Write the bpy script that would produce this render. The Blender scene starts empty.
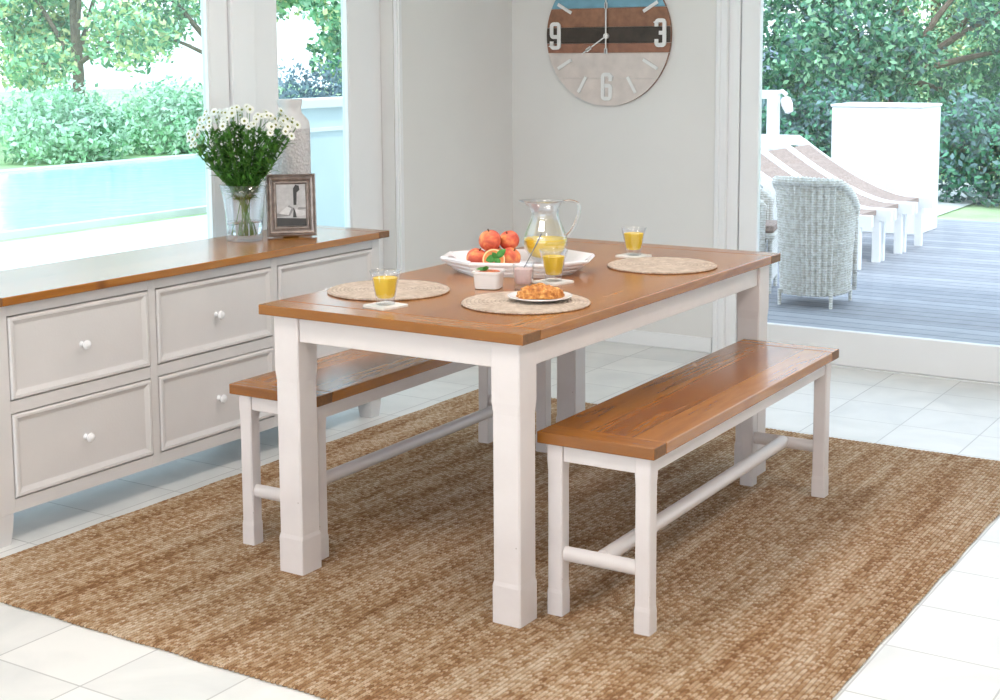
import bpy, bmesh, math, random
import numpy as np
from mathutils import Vector, Matrix
rnd = random.Random(7)
PI = math.pi
C = bpy.context.scene.collection
H = 0.77

# ------------------------------------------------------------------ camera
YAW, PITCH, ROLL = math.radians(32.4075), math.radians(7.0699), math.radians(-0.327)
CAM = Vector((1.8144, -2.9611, 1.4504))
fwd = Vector((-math.sin(YAW)*math.cos(PITCH), math.cos(YAW)*math.cos(PITCH), -math.sin(PITCH)))
rt = Vector((math.cos(YAW), math.sin(YAW), 0)); up = rt.cross(fwd)
r2 = rt*math.cos(ROLL)+up*math.sin(ROLL); u2 = -rt*math.sin(ROLL)+up*math.cos(ROLL)
cam = bpy.data.cameras.new('camera'); co = bpy.data.objects.new('camera', cam); C.objects.link(co)
M = Matrix.Identity(4)
for i in range(3):
    M[i][0] = r2[i]; M[i][1] = u2[i]; M[i][2] = -fwd[i]; M[i][3] = CAM[i]
co.matrix_world = M
cam.sensor_width = 36; cam.lens = 1436.6/1000*36; cam.shift_y = -0.1158
cam.clip_end = 200; cam.clip_start = 0.05
bpy.context.scene.camera = co

# ------------------------------------------------------------------ materials
def newmat(name):
    m = bpy.data.materials.new(name); m.use_nodes = True
    nt = m.node_tree; b = nt.nodes['Principled BSDF']
    return m, nt, b
def N(nt, t, **kw):
    n = nt.nodes.new(t)
    for k, v in kw.items():
        if k in n.inputs: n.inputs[k].default_value = v
        else: setattr(n, k, v)
    return n
def ramp(nt, stops):
    r = nt.nodes.new('ShaderNodeValToRGB'); e = r.color_ramp.elements
    while len(e) < len(stops): e.new(0.5)
    for el, (p, c) in zip(e, stops): el.position = p; el.color = tuple(c)+(1,)
    return r
def math_(nt, op, a=None, b=None, c=None):
    n = nt.nodes.new('ShaderNodeMath'); n.operation = op
    for i, v in enumerate((a, b, c)):
        if v is None: continue
        if isinstance(v, (int, float)): n.inputs[i].default_value = v
        else: nt.links.new(v, n.inputs[i])
    return n.outputs[0]
def mixc(nt, fac, a, b, mode='MIX'):
    n = nt.nodes.new('ShaderNodeMix'); n.data_type = 'RGBA'; n.blend_type = mode
    for k, v in ((0, fac), (6, a), (7, b)):
        if isinstance(v, (int, float)): n.inputs[k].default_value = v
        elif isinstance(v, tuple): n.inputs[k].default_value = v+(1,) if len(v) == 3 else v
        else: nt.links.new(v, n.inputs[k])
    return n.outputs[2]
def plain(name, col, rough=0.5, var=0.06, scale=12, bump=0.0, metal=0, bscale=60, **kw):
    m, nt, b = newmat(name); L = nt.links
    tc = N(nt, 'ShaderNodeTexCoord'); no = N(nt, 'ShaderNodeTexNoise', Scale=scale, Detail=4.0)
    L.new(tc.outputs['Object'], no.inputs['Vector'])
    lo = tuple(max(0, c*(1-var)) for c in col); hi = tuple(min(1, c*(1+var)) for c in col)
    r = ramp(nt, [(0.3, lo), (0.7, hi)]); L.new(no.outputs['Fac'], r.inputs['Fac'])
    L.new(r.outputs['Color'], b.inputs['Base Color'])
    b.inputs['Roughness'].default_value = rough; b.inputs['Metallic'].default_value = metal
    for k, v in kw.items(): b.inputs[k.replace('_', ' ')].default_value = v
    if bump:
        n2 = N(nt, 'ShaderNodeTexNoise', Scale=bscale, Detail=3.0); L.new(tc.outputs['Object'], n2.inputs['Vector'])
        bp = N(nt, 'ShaderNodeBump', Strength=bump, Distance=0.01); L.new(n2.outputs['Fac'], bp.inputs['Height'])
        L.new(bp.outputs['Normal'], b.inputs['Normal'])
    return m
def wood(name, axis='Y', dark=(.21, .060, .005), mid=(.35, .120, .010), light=(.46, .185, .022), plank=0.12, rough=0.25, seed=0.0):
    """stained pine; grain along axis, boards side by side across it"""
    m, nt, b = newmat(name); L = nt.links
    tc = N(nt, 'ShaderNodeTexCoord'); sp = N(nt, 'ShaderNodeSeparateXYZ'); L.new(tc.outputs['Object'], sp.inputs[0])
    al = sp.outputs[axis]; ac = sp.outputs['X' if axis == 'Y' else 'Y']; z = sp.outputs['Z']
    q = math_(nt, 'DIVIDE', ac, plank); idx = math_(nt, 'FLOOR', q)
    wn = N(nt, 'ShaderNodeTexWhiteNoise', noise_dimensions='1D'); L.new(math_(nt, 'ADD', idx, seed), wn.inputs['W'])
    off = math_(nt, 'MULTIPLY', wn.outputs['Value'], 7.0)
    cb = N(nt, 'ShaderNodeCombineXYZ')
    L.new(math_(nt, 'MULTIPLY', ac, 1.0), cb.inputs[0]); L.new(math_(nt, 'ADD', math_(nt, 'MULTIPLY', al, 0.09), off), cb.inputs[1]); L.new(z, cb.inputs[2])
    big = N(nt, 'ShaderNodeTexNoise', Scale=9.0, Detail=2.0, Distortion=0.4); L.new(cb.outputs[0], big.inputs['Vector'])
    rings = math_(nt, 'SINE', math_(nt, 'MULTIPLY', big.outputs['Fac'], 55.0))
    fine = N(nt, 'ShaderNodeTexNoise', Scale=130.0, Detail=5.0, Roughness=0.65); L.new(cb.outputs[0], fine.inputs['Vector'])
    f = math_(nt, 'MULTIPLY_ADD', rings, 0.07, math_(nt, 'MULTIPLY_ADD', fine.outputs['Fac'], 0.42, math_(nt, 'MULTIPLY_ADD', big.outputs['Fac'], 0.6, .09)))
    f = math_(nt, 'ADD', f, math_(nt, 'MULTIPLY_ADD', wn.outputs['Value'], 0.22, -0.2))
    r = ramp(nt, [(0.2, dark), (0.5, mid), (0.85, light)]); L.new(f, r.inputs['Fac'])
    # knots
    cb2 = N(nt, 'ShaderNodeCombineXYZ'); L.new(ac, cb2.inputs[0]); L.new(math_(nt, 'MULTIPLY', al, 0.6), cb2.inputs[1])
    vo = N(nt, 'ShaderNodeTexVoronoi', Scale=4.2); L.new(cb2.outputs[0], vo.inputs['Vector'])
    kr = N(nt, 'ShaderNodeMapRange'); kr.inputs['From Min'].default_value = .02; kr.inputs['From Max'].default_value = .075
    kr.inputs['To Min'].default_value = 1; kr.inputs['To Max'].default_value = 0
    L.new(vo.outputs['Distance'], kr.inputs['Value'])
    sel = N(nt, 'ShaderNodeSeparateColor'); L.new(vo.outputs['Color'], sel.inputs[0])
    kf = math_(nt, 'MULTIPLY', kr.outputs[0], math_(nt, 'GREATER_THAN', sel.outputs[0], 0.62))
    col = mixc(nt, math_(nt, 'MULTIPLY', kf, 0.6), r.outputs['Color'], (.13, .035, .006))
    # joints between boards
    fr = math_(nt, 'FRACT', q); e = math_(nt, 'LESS_THAN', math_(nt, 'ABSOLUTE', math_(nt, 'SUBTRACT', fr, 0.5)), 0.487)
    col = mixc(nt, math_(nt, 'MULTIPLY', math_(nt, 'SUBTRACT', 1.0, e), 0.3), col, (.12, .04, .01))
    L.new(col, b.inputs['Base Color'])
    rr = N(nt, 'ShaderNodeMapRange'); rr.inputs['To Min'].default_value = rough-.02; rr.inputs['To Max'].default_value = rough+.04
    L.new(fine.outputs['Fac'], rr.inputs['Value']); L.new(rr.outputs[0], b.inputs['Roughness'])
    bp = N(nt, 'ShaderNodeBump', Strength=0.05, Distance=0.001); L.new(fine.outputs['Fac'], bp.inputs['Height']); L.new(bp.outputs['Normal'], b.inputs['Normal'])
    b.inputs['Coat Weight'].default_value = 0.3; b.inputs['Coat Roughness'].default_value = 0.15
    return m
WY = wood('pine_lengthwise', 'Y'); WX = wood('pine_crosswise', 'X', seed=13.0, plank=0.5)
EG = plain('pine_end_grain', (.20, .085, .022), 0.5, 0.2, 90)
EGX = EG
WHITE = plain('chalk_white_paint', (.75, .695, .675), 0.42, 0.025, 9, bump=0.05, bscale=140)
# knocks and chips in the painted legs
def chipped():
    m, nt, b = newmat('worn_white_paint'); L = nt.links
    tc = N(nt, 'ShaderNodeTexCoord'); no = N(nt, 'ShaderNodeTexNoise', Scale=7.0, Detail=4.0); L.new(tc.outputs['Object'], no.inputs['Vector'])
    r = ramp(nt, [(.3, (.72, .66, .645)), (.7, (.78, .725, .71))]); L.new(no.outputs['Fac'], r.inputs['Fac'])
    vo = N(nt, 'ShaderNodeTexVoronoi', Scale=11.0); L.new(tc.outputs['Object'], vo.inputs['Vector'])
    lt = math_(nt, 'LESS_THAN', vo.outputs['Distance'], 0.045)
    col = mixc(nt, math_(nt, 'MULTIPLY', lt, 0.7), r.outputs['Color'], (.30, .22, .17))
    L.new(col, b.inputs['Base Color']); b.inputs['Roughness'].default_value = .45
    n2 = N(nt, 'ShaderNodeTexNoise', Scale=60.0, Detail=4.0); L.new(tc.outputs['Object'], n2.inputs['Vector'])
    bp = N(nt, 'ShaderNodeBump', Strength=.12, Distance=.004); L.new(n2.outputs['Fac'], bp.inputs['Height']); L.new(bp.outputs['Normal'], b.inputs['Normal'])
    return m
LEGW = chipped()
CABW = plain('cabinet_grey_white_paint', (.70, .675, .665), 0.42, 0.03, 5, bump=0.05, bscale=120)
WALLM = plain('warm_white_wall_paint', (.81, .795, .775), 0.7, 0.015, 3, bump=0.04, bscale=200)
TRIM = plain('white_gloss_trim', (.90, .90, .91), 0.28, 0.01, 5)
CEIL = plain('ceiling_paint', (.82, .82, .80), 0.8, 0.01, 3)
CHINA = plain('white_glaze', (.86, .86, .87), 0.15, 0.01, 9)
TRAYM = plain('white_lacquer_tray', (.84, .83, .86), 0.3, 0.02, 9)
COAST = plain('white_stone_coaster', (.86, .85, .82), 0.4, 0.04, 40, bump=.1)

def tile_mat():
    m, nt, b = newmat('pale_floor_tile'); L = nt.links
    tc = N(nt, 'ShaderNodeTexCoord'); sp = N(nt, 'ShaderNodeSeparateXYZ'); L.new(tc.outputs['Object'], sp.inputs[0])
    S = .305
    def joint(out, o):
        fr = math_(nt, 'FRACT', math_(nt, 'DIVIDE', math_(nt, 'ADD', out, 40*S-o), S))
        return math_(nt, 'GREATER_THAN', math_(nt, 'ABSOLUTE', math_(nt, 'SUBTRACT', fr, 0.5)), 0.492), math_(nt, 'FLOOR', math_(nt, 'DIVIDE', math_(nt, 'ADD', out, 40*S-o), S))
    j1, i1 = joint(sp.outputs['X'], -.13); j2, i2 = joint(sp.outputs['Y'], .742)
    j = math_(nt, 'MAXIMUM', j1, j2)
    cb = N(nt, 'ShaderNodeCombineXYZ'); L.new(i1, cb.inputs[0]); L.new(i2, cb.inputs[1])
    wn = N(nt, 'ShaderNodeTexWhiteNoise', noise_dimensions='3D'); L.new(cb.outputs[0], wn.inputs['Vector'])
    no = N(nt, 'ShaderNodeTexNoise', Scale=4.0, Detail=6.0, Distortion=.8); L.new(tc.outputs['Object'], no.inputs['Vector'])
    f = math_(nt, 'ADD', math_(nt, 'MULTIPLY', no.outputs['Fac'], .8), math_(nt, 'MULTIPLY', wn.outputs['Value'], .2))
    r = ramp(nt, [(.3, (.70, .71, .70)), (.65, (.84, .84, .82))]); L.new(f, r.inputs['Fac'])
    col = mixc(nt, j, r.outputs['Color'], (.52, .52, .51)); L.new(col, b.inputs['Base Color'])
    b.inputs['Roughness'].default_value = .3
    bp = N(nt, 'ShaderNodeBump', Strength=.3, Distance=.002, invert=True); L.new(j, bp.inputs['Height']); L.new(bp.outputs['Normal'], b.inputs['Normal'])
    return m
def rug_mat():
    m, nt, b = newmat('braided_jute'); L = nt.links
    tc = N(nt, 'ShaderNodeTexCoord'); sp = N(nt, 'ShaderNodeSeparateXYZ'); L.new(tc.outputs['Object'], sp.inputs[0])
    x, y = sp.outputs['X'], sp.outputs['Y']
    wob = N(nt, 'ShaderNodeTexNoise', Scale=3.0, Detail=2.0); L.new(tc.outputs['Object'], wob.inputs['Vector'])
    xx = math_(nt, 'ADD', x, math_(nt, 'MULTIPLY', wob.outputs['Fac'], .012))
    q = math_(nt, 'DIVIDE', xx, .0125); row = math_(nt, 'FLOOR', q); fr = math_(nt, 'FRACT', q)
    d = math_(nt, 'ABSOLUTE', math_(nt, 'SUBTRACT', fr, .5))
    prof = math_(nt, 'SUBTRACT', 1.0, math_(nt, 'POWER', math_(nt, 'MULTIPLY', d, 2.0), 2.5))
    wr = N(nt, 'ShaderNodeTexWhiteNoise', noise_dimensions='1D'); L.new(row, wr.inputs['W'])
    # chevron braid: two strands leaning opposite ways about the row's middle
    ch = math_(nt, 'ADD', math_(nt, 'DIVIDE', y, .0105), math_(nt, 'ADD', math_(nt, 'MULTIPLY', d, 1.6), math_(nt, 'MULTIPLY', wr.outputs['Value'], 5.0)))
    br = math_(nt, 'SUBTRACT', 1.0, math_(nt, 'POWER', math_(nt, 'ABSOLUTE', math_(nt, 'SUBTRACT', math_(nt, 'MULTIPLY', math_(nt, 'FRACT', ch), 2.0), 1.0)), 2.2))
    hgt = math_(nt, 'MULTIPLY', prof, math_(nt, 'MULTIPLY_ADD', br, .78, .22))
    cbs = N(nt, 'ShaderNodeCombineXYZ'); L.new(math_(nt, 'MULTIPLY', x, 1.0), cbs.inputs[0]); L.new(math_(nt, 'MULTIPLY', y, .07), cbs.inputs[1])
    st = N(nt, 'ShaderNodeTexNoise', Scale=13.0, Detail=4.0, Roughness=.6); L.new(cbs.outputs[0], st.inputs['Vector'])
    cb2 = N(nt, 'ShaderNodeCombineXYZ'); L.new(row, cb2.inputs[0]); L.new(math_(nt, 'FLOOR', ch), cb2.inputs[1])
    wn = N(nt, 'ShaderNodeTexWhiteNoise', noise_dimensions='3D'); L.new(cb2.outputs[0], wn.inputs['Vector'])
    f = math_(nt, 'ADD', math_(nt, 'MULTIPLY', st.outputs['Fac'], 1.05), math_(nt, 'ADD', math_(nt, 'MULTIPLY', wn.outputs['Value'], .44), math_(nt, 'MULTIPLY_ADD', wr.outputs['Value'], .10, -.27)))
    r = ramp(nt, [(.20, (.27, .125, .048)), (.42, (.44, .255, .125)), (.60, (.60, .42, .265)), (.85, (.76, .61, .45))]); L.new(f, r.inputs['Fac'])
    gaps = math_(nt, 'SUBTRACT', 1.0, math_(nt, 'MINIMUM', math_(nt, 'MULTIPLY', hgt, 2.6), 1.0))
    col = mixc(nt, math_(nt, 'MULTIPLY', gaps, .85), r.outputs['Color'], (.13, .06, .025))
    L.new(col, b.inputs['Base Color']); b.inputs['Roughness'].default_value = .85
    b.inputs['Specular IOR Level'].default_value = .25
    bp = N(nt, 'ShaderNodeBump', Strength=.8, Distance=.006); L.new(hgt, bp.inputs['Height']); L.new(bp.outputs['Normal'], b.inputs['Normal'])
    return m
def mat_mat():
    m, nt, b = newmat('coiled_jute_mat'); L = nt.links
    tc = N(nt, 'ShaderNodeTexCoord'); sp = N(nt, 'ShaderNodeSeparateXYZ'); L.new(tc.outputs['Object'], sp.inputs[0])
    x, y = sp.outputs['X'], sp.outputs['Y']
    rad = math_(nt, 'SQRT', math_(nt, 'ADD', math_(nt, 'MULTIPLY', x, x), math_(nt, 'MULTIPLY', y, y)))
    ang = math_(nt, 'ARCTAN2', y, x)
    q = math_(nt, 'ADD', math_(nt, 'DIVIDE', rad, .0115), math_(nt, 'DIVIDE', ang, 2*PI)); d = math_(nt, 'ABSOLUTE', math_(nt, 'SUBTRACT', math_(nt, 'FRACT', q), .5))
    prof = math_(nt, 'SUBTRACT', 1.0, math_(nt, 'POWER', math_(nt, 'MULTIPLY', d, 2.0), 2.2))
    s = math_(nt, 'FRACT', math_(nt, 'ADD', math_(nt, 'DIVIDE', math_(nt, 'MULTIPLY', ang, math_(nt, 'MULTIPLY', math_(nt, 'FLOOR', math_(nt, 'DIVIDE', rad, .0115)), .0115)), .011), d))
    hb = math_(nt, 'SUBTRACT', 1.0, math_(nt, 'POWER', math_(nt, 'ABSOLUTE', math_(nt, 'SUBTRACT', math_(nt, 'MULTIPLY', s, 2.0), 1.0)), 2.2))
    hgt = math_(nt, 'MULTIPLY', prof, math_(nt, 'MULTIPLY_ADD', hb, .6, .4))
    no = N(nt, 'ShaderNodeTexNoise', Scale=45.0, Detail=3.0); L.new(tc.outputs['Object'], no.inputs['Vector'])
    r = ramp(nt, [(.3, (.50, .385, .30)), (.7, (.74, .62, .52))]); L.new(no.outputs['Fac'], r.inputs['Fac'])
    g = math_(nt, 'SUBTRACT', 1.0, math_(nt, 'MINIMUM', math_(nt, 'MULTIPLY', hgt, 2.5), 1.0))
    L.new(mixc(nt, math_(nt, 'MULTIPLY', g, .5), r.outputs['Color'], (.24, .15, .09)), b.inputs['Base Color'])
    b.inputs['Roughness'].default_value = .8
    bp = N(nt, 'ShaderNodeBump', Strength=.7, Distance=.004); L.new(hgt, bp.inputs['Height']); L.new(bp.outputs['Normal'], b.inputs['Normal'])
    return m
def glass_mat(name, tint=(1, 1, 1), rough=0.0):
    m, nt, b = newmat(name); b.inputs['Base Color'].default_value = tint+(1,)
    b.inputs['Transmission Weight'].default_value = 1; b.inputs['Roughness'].default_value = rough; b.inputs['IOR'].default_value = 1.45
    return m
def pane_mat(name, tint, f0=.03):
    m, nt, b = newmat(name); L = nt.links; nt.nodes.remove(b)
    out = nt.nodes['Material Output']; t = N(nt, 'ShaderNodeBsdfTransparent'); t.inputs[0].default_value = tint+(1,)
    g = N(nt, 'ShaderNodeBsdfGlossy'); g.inputs['Roughness'].default_value = 0.01
    lw = N(nt, 'ShaderNodeLayerWeight', Blend=.5); mx = N(nt, 'ShaderNodeMixShader')   # Schlick reflectance, same on both faces
    L.new(math_(nt, 'MULTIPLY_ADD', math_(nt, 'POWER', lw.outputs['Facing'], 5.0), 1-f0, f0), mx.inputs[0]); L.new(t.outputs[0], mx.inputs[1]); L.new(g.outputs[0], mx.inputs[2]); L.new(mx.outputs[0], out.inputs[0])
    return m
PANE = pane_mat('window_glass', (.86, .93, .92)); DPANE = pane_mat('door_glass', (.95, .975, .98))
GLASS = glass_mat('clear_glass'); 
THIN = pane_mat('thin_drinking_glass', (.985, .99, 1), .12)
JUICE = plain('orange_juice', (1.0, .70, .05), .25, .03, 30)

# ------------------------------------------------------------------ mesh helpers
def obj(name, bm, mats, parent=None, smooth=False, loc=None, rotz=None):
    me = bpy.data.meshes.new(name); bmesh.ops.recalc_face_normals(bm, faces=bm.faces); bm.to_mesh(me); bm.free()
    for mt in (mats if isinstance(mats, (list, tuple)) else [mats]): me.materials.append(mt)
    if smooth:
        me.polygons.foreach_set('use_smooth', [True]*len(me.polygons))
        if smooth != 'all': me.set_sharp_from_angle(angle=math.radians(38))
    o = bpy.data.objects.new(name, me); C.objects.link(o)
    if parent: o.parent = parent
    if loc: o.location = loc
    if rotz is not None: o.rotation_euler.z = rotz
    return o
def thing(name, label, cat, loc=(0, 0, 0), rotz=0, group=None):
    o = bpy.data.objects.new(name, None); C.objects.link(o); o.empty_display_size = .05
    o.location = loc; o.rotation_euler = (0, 0, rotz); return tag(o, label, cat, group)
def tag(o, label, cat, group=None):
    o['label'] = label; o['category'] = cat
    if group: o['group'] = group
    return o
def struct(o): o['kind'] = 'structure'; return o
def box(bm, a, b, bev=0.0, mi=0):
    x0, y0, z0 = a; x1, y1, z1 = b
    vs = [bm.verts.new(p) for p in ((x0,y0,z0),(x1,y0,z0),(x1,y1,z0),(x0,y1,z0),(x0,y0,z1),(x1,y0,z1),(x1,y1,z1),(x0,y1,z1))]
    fs = [bm.faces.new([vs[i] for i in f]) for f in ((0,3,2,1),(4,5,6,7),(0,1,5,4),(1,2,6,5),(2,3,7,6),(3,0,4,7))]
    for f in fs: f.material_index = mi
    if bev:
        es = list({e for f in fs for e in f.edges})
        r = bmesh.ops.bevel(bm, geom=es, offset=bev, segments=2, affect='EDGES', profile=.5)
        for f in r['faces']: f.material_index = mi
    return vs
def bx(a, b, bev=0.0):
    bm = bmesh.new(); box(bm, a, b, bev); return bm
def lathe(bm, prof, seg=32, cx=0, cy=0, mi=0, facet=None, cap0=True, cap1=True):
    rings = []
    for r, z in prof:
        ring = []
        for i in range(seg):
            a = 2*PI*i/seg; rr = r*(facet(a, z) if facet else 1)
            ring.append(bm.verts.new((cx+rr*math.cos(a), cy+rr*math.sin(a), z)))
        rings.append(ring)
    for A, B in zip(rings, rings[1:]):
        for i in range(seg):
            j = (i+1) % seg; f = bm.faces.new((A[i], A[j], B[j], B[i])); f.material_index = mi
    if cap0: bm.faces.new(rings[0][::-1]).material_index = mi
    if cap1: bm.faces.new(rings[-1]).material_index = mi
    return rings
def tube(bm, pts, rad, seg=8, mi=0, closed=False, sx=1, sy=1, upv=None):
    pts = [Vector(p) for p in pts]; n = len(pts)
    rad = rad if isinstance(rad, (list, tuple)) else [rad]*n
    rings = []; prev = None
    for i, p in enumerate(pts):
        a = pts[(i-1) % n] if (closed or i > 0) else p; b = pts[(i+1) % n] if (closed or i < n-1) else p
        t = (b-a).normalized()
        if prev is None:
            u = Vector(upv) if upv else (Vector((0, 0, 1)) if abs(t.z) < .9 else Vector((1, 0, 0)))
        else: u = prev
        u = (u - t*u.dot(t)).normalized(); v = t.cross(u); prev = u
        rings.append([bm.verts.new(p+(u*math.cos(2*PI*k/seg)*sx+v*math.sin(2*PI*k/seg)*sy)*rad[i]) for k in range(seg)])
    m = n if closed else n-1
    for i in range(m):
        A, B = rings[i], rings[(i+1) % n]
        for k in range(seg):
            j = (k+1) % seg; f = bm.faces.new((A[k], A[j], B[j], B[k])); f.material_index = mi
    if not closed:
        bm.faces.new(rings[0][::-1]).material_index = mi; bm.faces.new(rings[-1]).material_index = mi
def prism(bm, poly, z0, z1, mi=0):
    a = [bm.verts.new((x, y, z0)) for x, y in poly]; b = [bm.verts.new((x, y, z1)) for x, y in poly]
    n = len(poly)
    for i in range(n):
        j = (i+1) % n; bm.faces.new((a[i], a[j], b[j], b[i])).material_index = mi
    bm.faces.new(a[::-1]).material_index = mi; bm.faces.new(b).material_index = mi

# ------------------------------------------------------------------ room shell
FZ = -.008                                   # floor just under the rug's top
XW, YW = -2.189, 3.473
def shell(name, a, b, mat, bev=0):
    return struct(obj(name, bx(a, b, bev), mat))
struct(obj('floor', bx((XW-.15, -7, FZ-.1), (3.6, YW+.02, FZ)), tile_mat()))
shell('ceiling', (XW-.7, -5.0, 2.55), (3.6, YW+.9, 2.7), CEIL)
shell('wall_right', (3.5, -7, FZ), (3.6, YW+.1, 2.55), WALLM)
# left wall: solid from the window casing to the corner, and left of the windows
WL0, WL1 = -.35, 2.43                         # window opening along Y
bm = bmesh.new()
box(bm, (XW-.12, WL1, FZ), (XW, YW, 2.55)); box(bm, (XW-.12, -7, FZ), (XW, WL0, 2.55)); box(bm, (XW-.12, WL0, 2.3), (XW, WL1, 2.55))
struct(obj('wall_left', bm, WALLM))
bm = bmesh.new(); DX0, DX1 = -.985, 2.5
box(bm, (XW-.12, YW, FZ), (DX0, YW+.11, 2.55)); box(bm, (DX0, YW, 2.3), (DX1, YW+.11, 2.55)); box(bm, (DX1, YW, FZ), (3.6, YW+.11, 2.55))
struct(obj('wall_back', bm, WALLM))
# baseboards
bm = bmesh.new(); box(bm, (XW, YW-.012, FZ), (-1.035, YW, .066), .003); struct(obj('baseboard_back', bm, TRIM))
bm = bmesh.new(); box(bm, (XW, 2.47, FZ), (XW+.012, YW-.012, .066), .003); struct(obj('baseboard_left', bm, TRIM))
# corner bead and casings
def casing_v(bm, x0, x1, y, z0, z1):      # moulded strip on the back wall, faces -Y
    w = x1-x0
    prof = [(0, 0), (0, .012), (.006, .018), (.35*w, .018), (.42*w, .012), (.55*w, .012), (.62*w, .022), (w-.004, .022), (w, .016), (w, 0)]
    a = [bm.verts.new((x0+u, y-d, z0)) for u, d in prof]; b = [bm.verts.new((x0+u, y-d, z1)) for u, d in prof]
    for i in range(len(prof)):
        j = (i+1) % len(prof); bm.faces.new((a[i], a[j], b[j], b[i]))
    bm.faces.new(a); bm.faces.new(b[::-1])
bm = bmesh.new(); casing_v(bm, -1.03, -.965, YW, FZ, 2.36); box(bm, (-1.03, YW-.018, 2.3), (2.6, YW, 2.36))
struct(obj('trim_1', bm, TRIM))
bm = bmesh.new()
def casing_l(bm, y0, y1, z0, z1):
    box(bm, (XW, y0, z0), (XW+.018, y1, z1), .004); box(bm, (XW+.0, y0+.012, z0), (XW+.024, y0+.022, z1), .003)
casing_l(bm, WL1+.005, 2.480, FZ, 2.36); casing_l(bm, WL0-.08, WL0-.005, FZ, 2.36)
box(bm, (XW, WL0, 2.3), (XW+.018, WL1, 2.36), .004)
struct(obj('trim_2', bm, TRIM))

# windows in the left wall (tall glazed sashes)
def sash(name, y0, y1, g0, g1, xf, zb=.10, zt=2.22):
    e = bpy.data.objects.new(name, None); C.objects.link(e); struct(e)
    bm = bmesh.new()
    box(bm, (xf-.045, y0, .0), (xf, g0, 2.29), .004); box(bm, (xf-.045, g1, .0), (xf, y1, 2.29), .004)
    box(bm, (xf-.045, g0, 0), (xf, g1, zb), .004); box(bm, (xf-.045, g0, zt), (xf, g1, 2.29), .004)
    for a, b_ in ((g0, g0+.010), (g1-.010, g1)): box(bm, (xf-.012, a, zb), (xf-.002, b_, zt), .002)
    obj('window_frame', bm, TRIM, e)
    bm = bmesh.new(); box(bm, (xf-.034, g0-.005, zb-.005), (xf-.028, g1+.005, zt+.005)); obj('window_pane', bm, PANE, e)
XF = -2.25
sash('window_1', -.34, 1.400, -.2, 1.292, XF)
sash('window_2', 1.548, 2.428, 1.700, 2.192, XF-.008)
bm = bmesh.new(); box(bm, (XW-.12, 1.405, FZ), (XF+.016, 1.543, 2.3), .005); box(bm, (XW-.12, WL0, FZ), (XW, WL1, 0.0), .002)
struct(obj('trim_3', bm, TRIM))
# glazed sliding door in the back wall
e = bpy.data.objects.new('door_1', None); C.objects.link(e); struct(e)
bm = bmesh.new()
box(bm, (DX0+.005, YW+.0, FZ), (-.912, YW+.09, 2.29), .004)
box(bm, (-.908, YW+.008, .0), (-.815, YW+.05, 2.29), .004)
box(bm, (-.815, YW+.008, .0), (2.3, YW+.05, .163), .004); box(bm, (-.815, YW+.008, 2.2), (2.3, YW+.05, 2.29), .004)
box(bm, (2.3, YW+.008, .0), (2.49, YW+.05, 2.29), .004); box(bm, (-.912, YW-.004, FZ), (2.49, YW+.09, -.001), .002)
obj('door_frame', bm, TRIM, e)
obj('door_pane', bx((-.82, YW+.026, .158), (2.3, YW+.032, 2.205)), DPANE, e)

# ------------------------------------------------------------------ rug
RG = rug_mat()
def rug():
    bm = bmesh.new()
    L = [(-1.600, -.530), (-1.580, 2.226), (.772, 2.222), (.772, -.530)]
    # outline with small scallops where each braid ends / turns
    def edge(p, q, step, amp):
        p, q = Vector(p), Vector(q); n = int((q-p).length/step); d = (q-p)/n; nn = Vector((-(q-p).y, (q-p).x)).normalized()
        out = []
        for i in range(n):
            for s, h in ((0, 0), (.25, .75), (.5, 1), (.75, .75)): out.append(p+d*(i+s)+nn*(amp*h+0.003*math.sin(i*.37)*math.cos(i*.11)))
        return out
    pts = edge(L[0], L[1], .02, .002)+edge(L[1], L[2], .0165, .006)+edge(L[2], L[3], .02, .002)+edge(L[3], L[0], .0165, .006)
    cx = Vector((-.45, .84)); n = len(pts)
    layers = [(0.0, FZ+.0008), (0.004, FZ+.003), (.004, -.0035), (0.0, -.0008), (-.006, 0.0)]
    rings = []
    for off, z in layers:
        ring = []
        for p in pts:
            d = (p-cx); d = Vector((d.x/abs(d.x) if abs(d.x) > 1.05 else 0, d.y/abs(d.y) if abs(d.y) > 1.28 else 0))
            ring.append(bm.verts.new((p.x+d.x*off, p.y+d.y*off, z)))
        rings.append(ring)
    for A, B in zip(rings, rings[1:]):
        for i in range(n): bm.faces.new((A[i], A[(i+1) % n], B[(i+1) % n], B[i]))
    bm.faces.new(rings[-1]); bm.faces.new(rings[0][::-1])
    return obj('jute_rug', bm, RG)
tag(rug(), 'large tan braided jute rug under the dining table and benches', 'rug')

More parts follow.
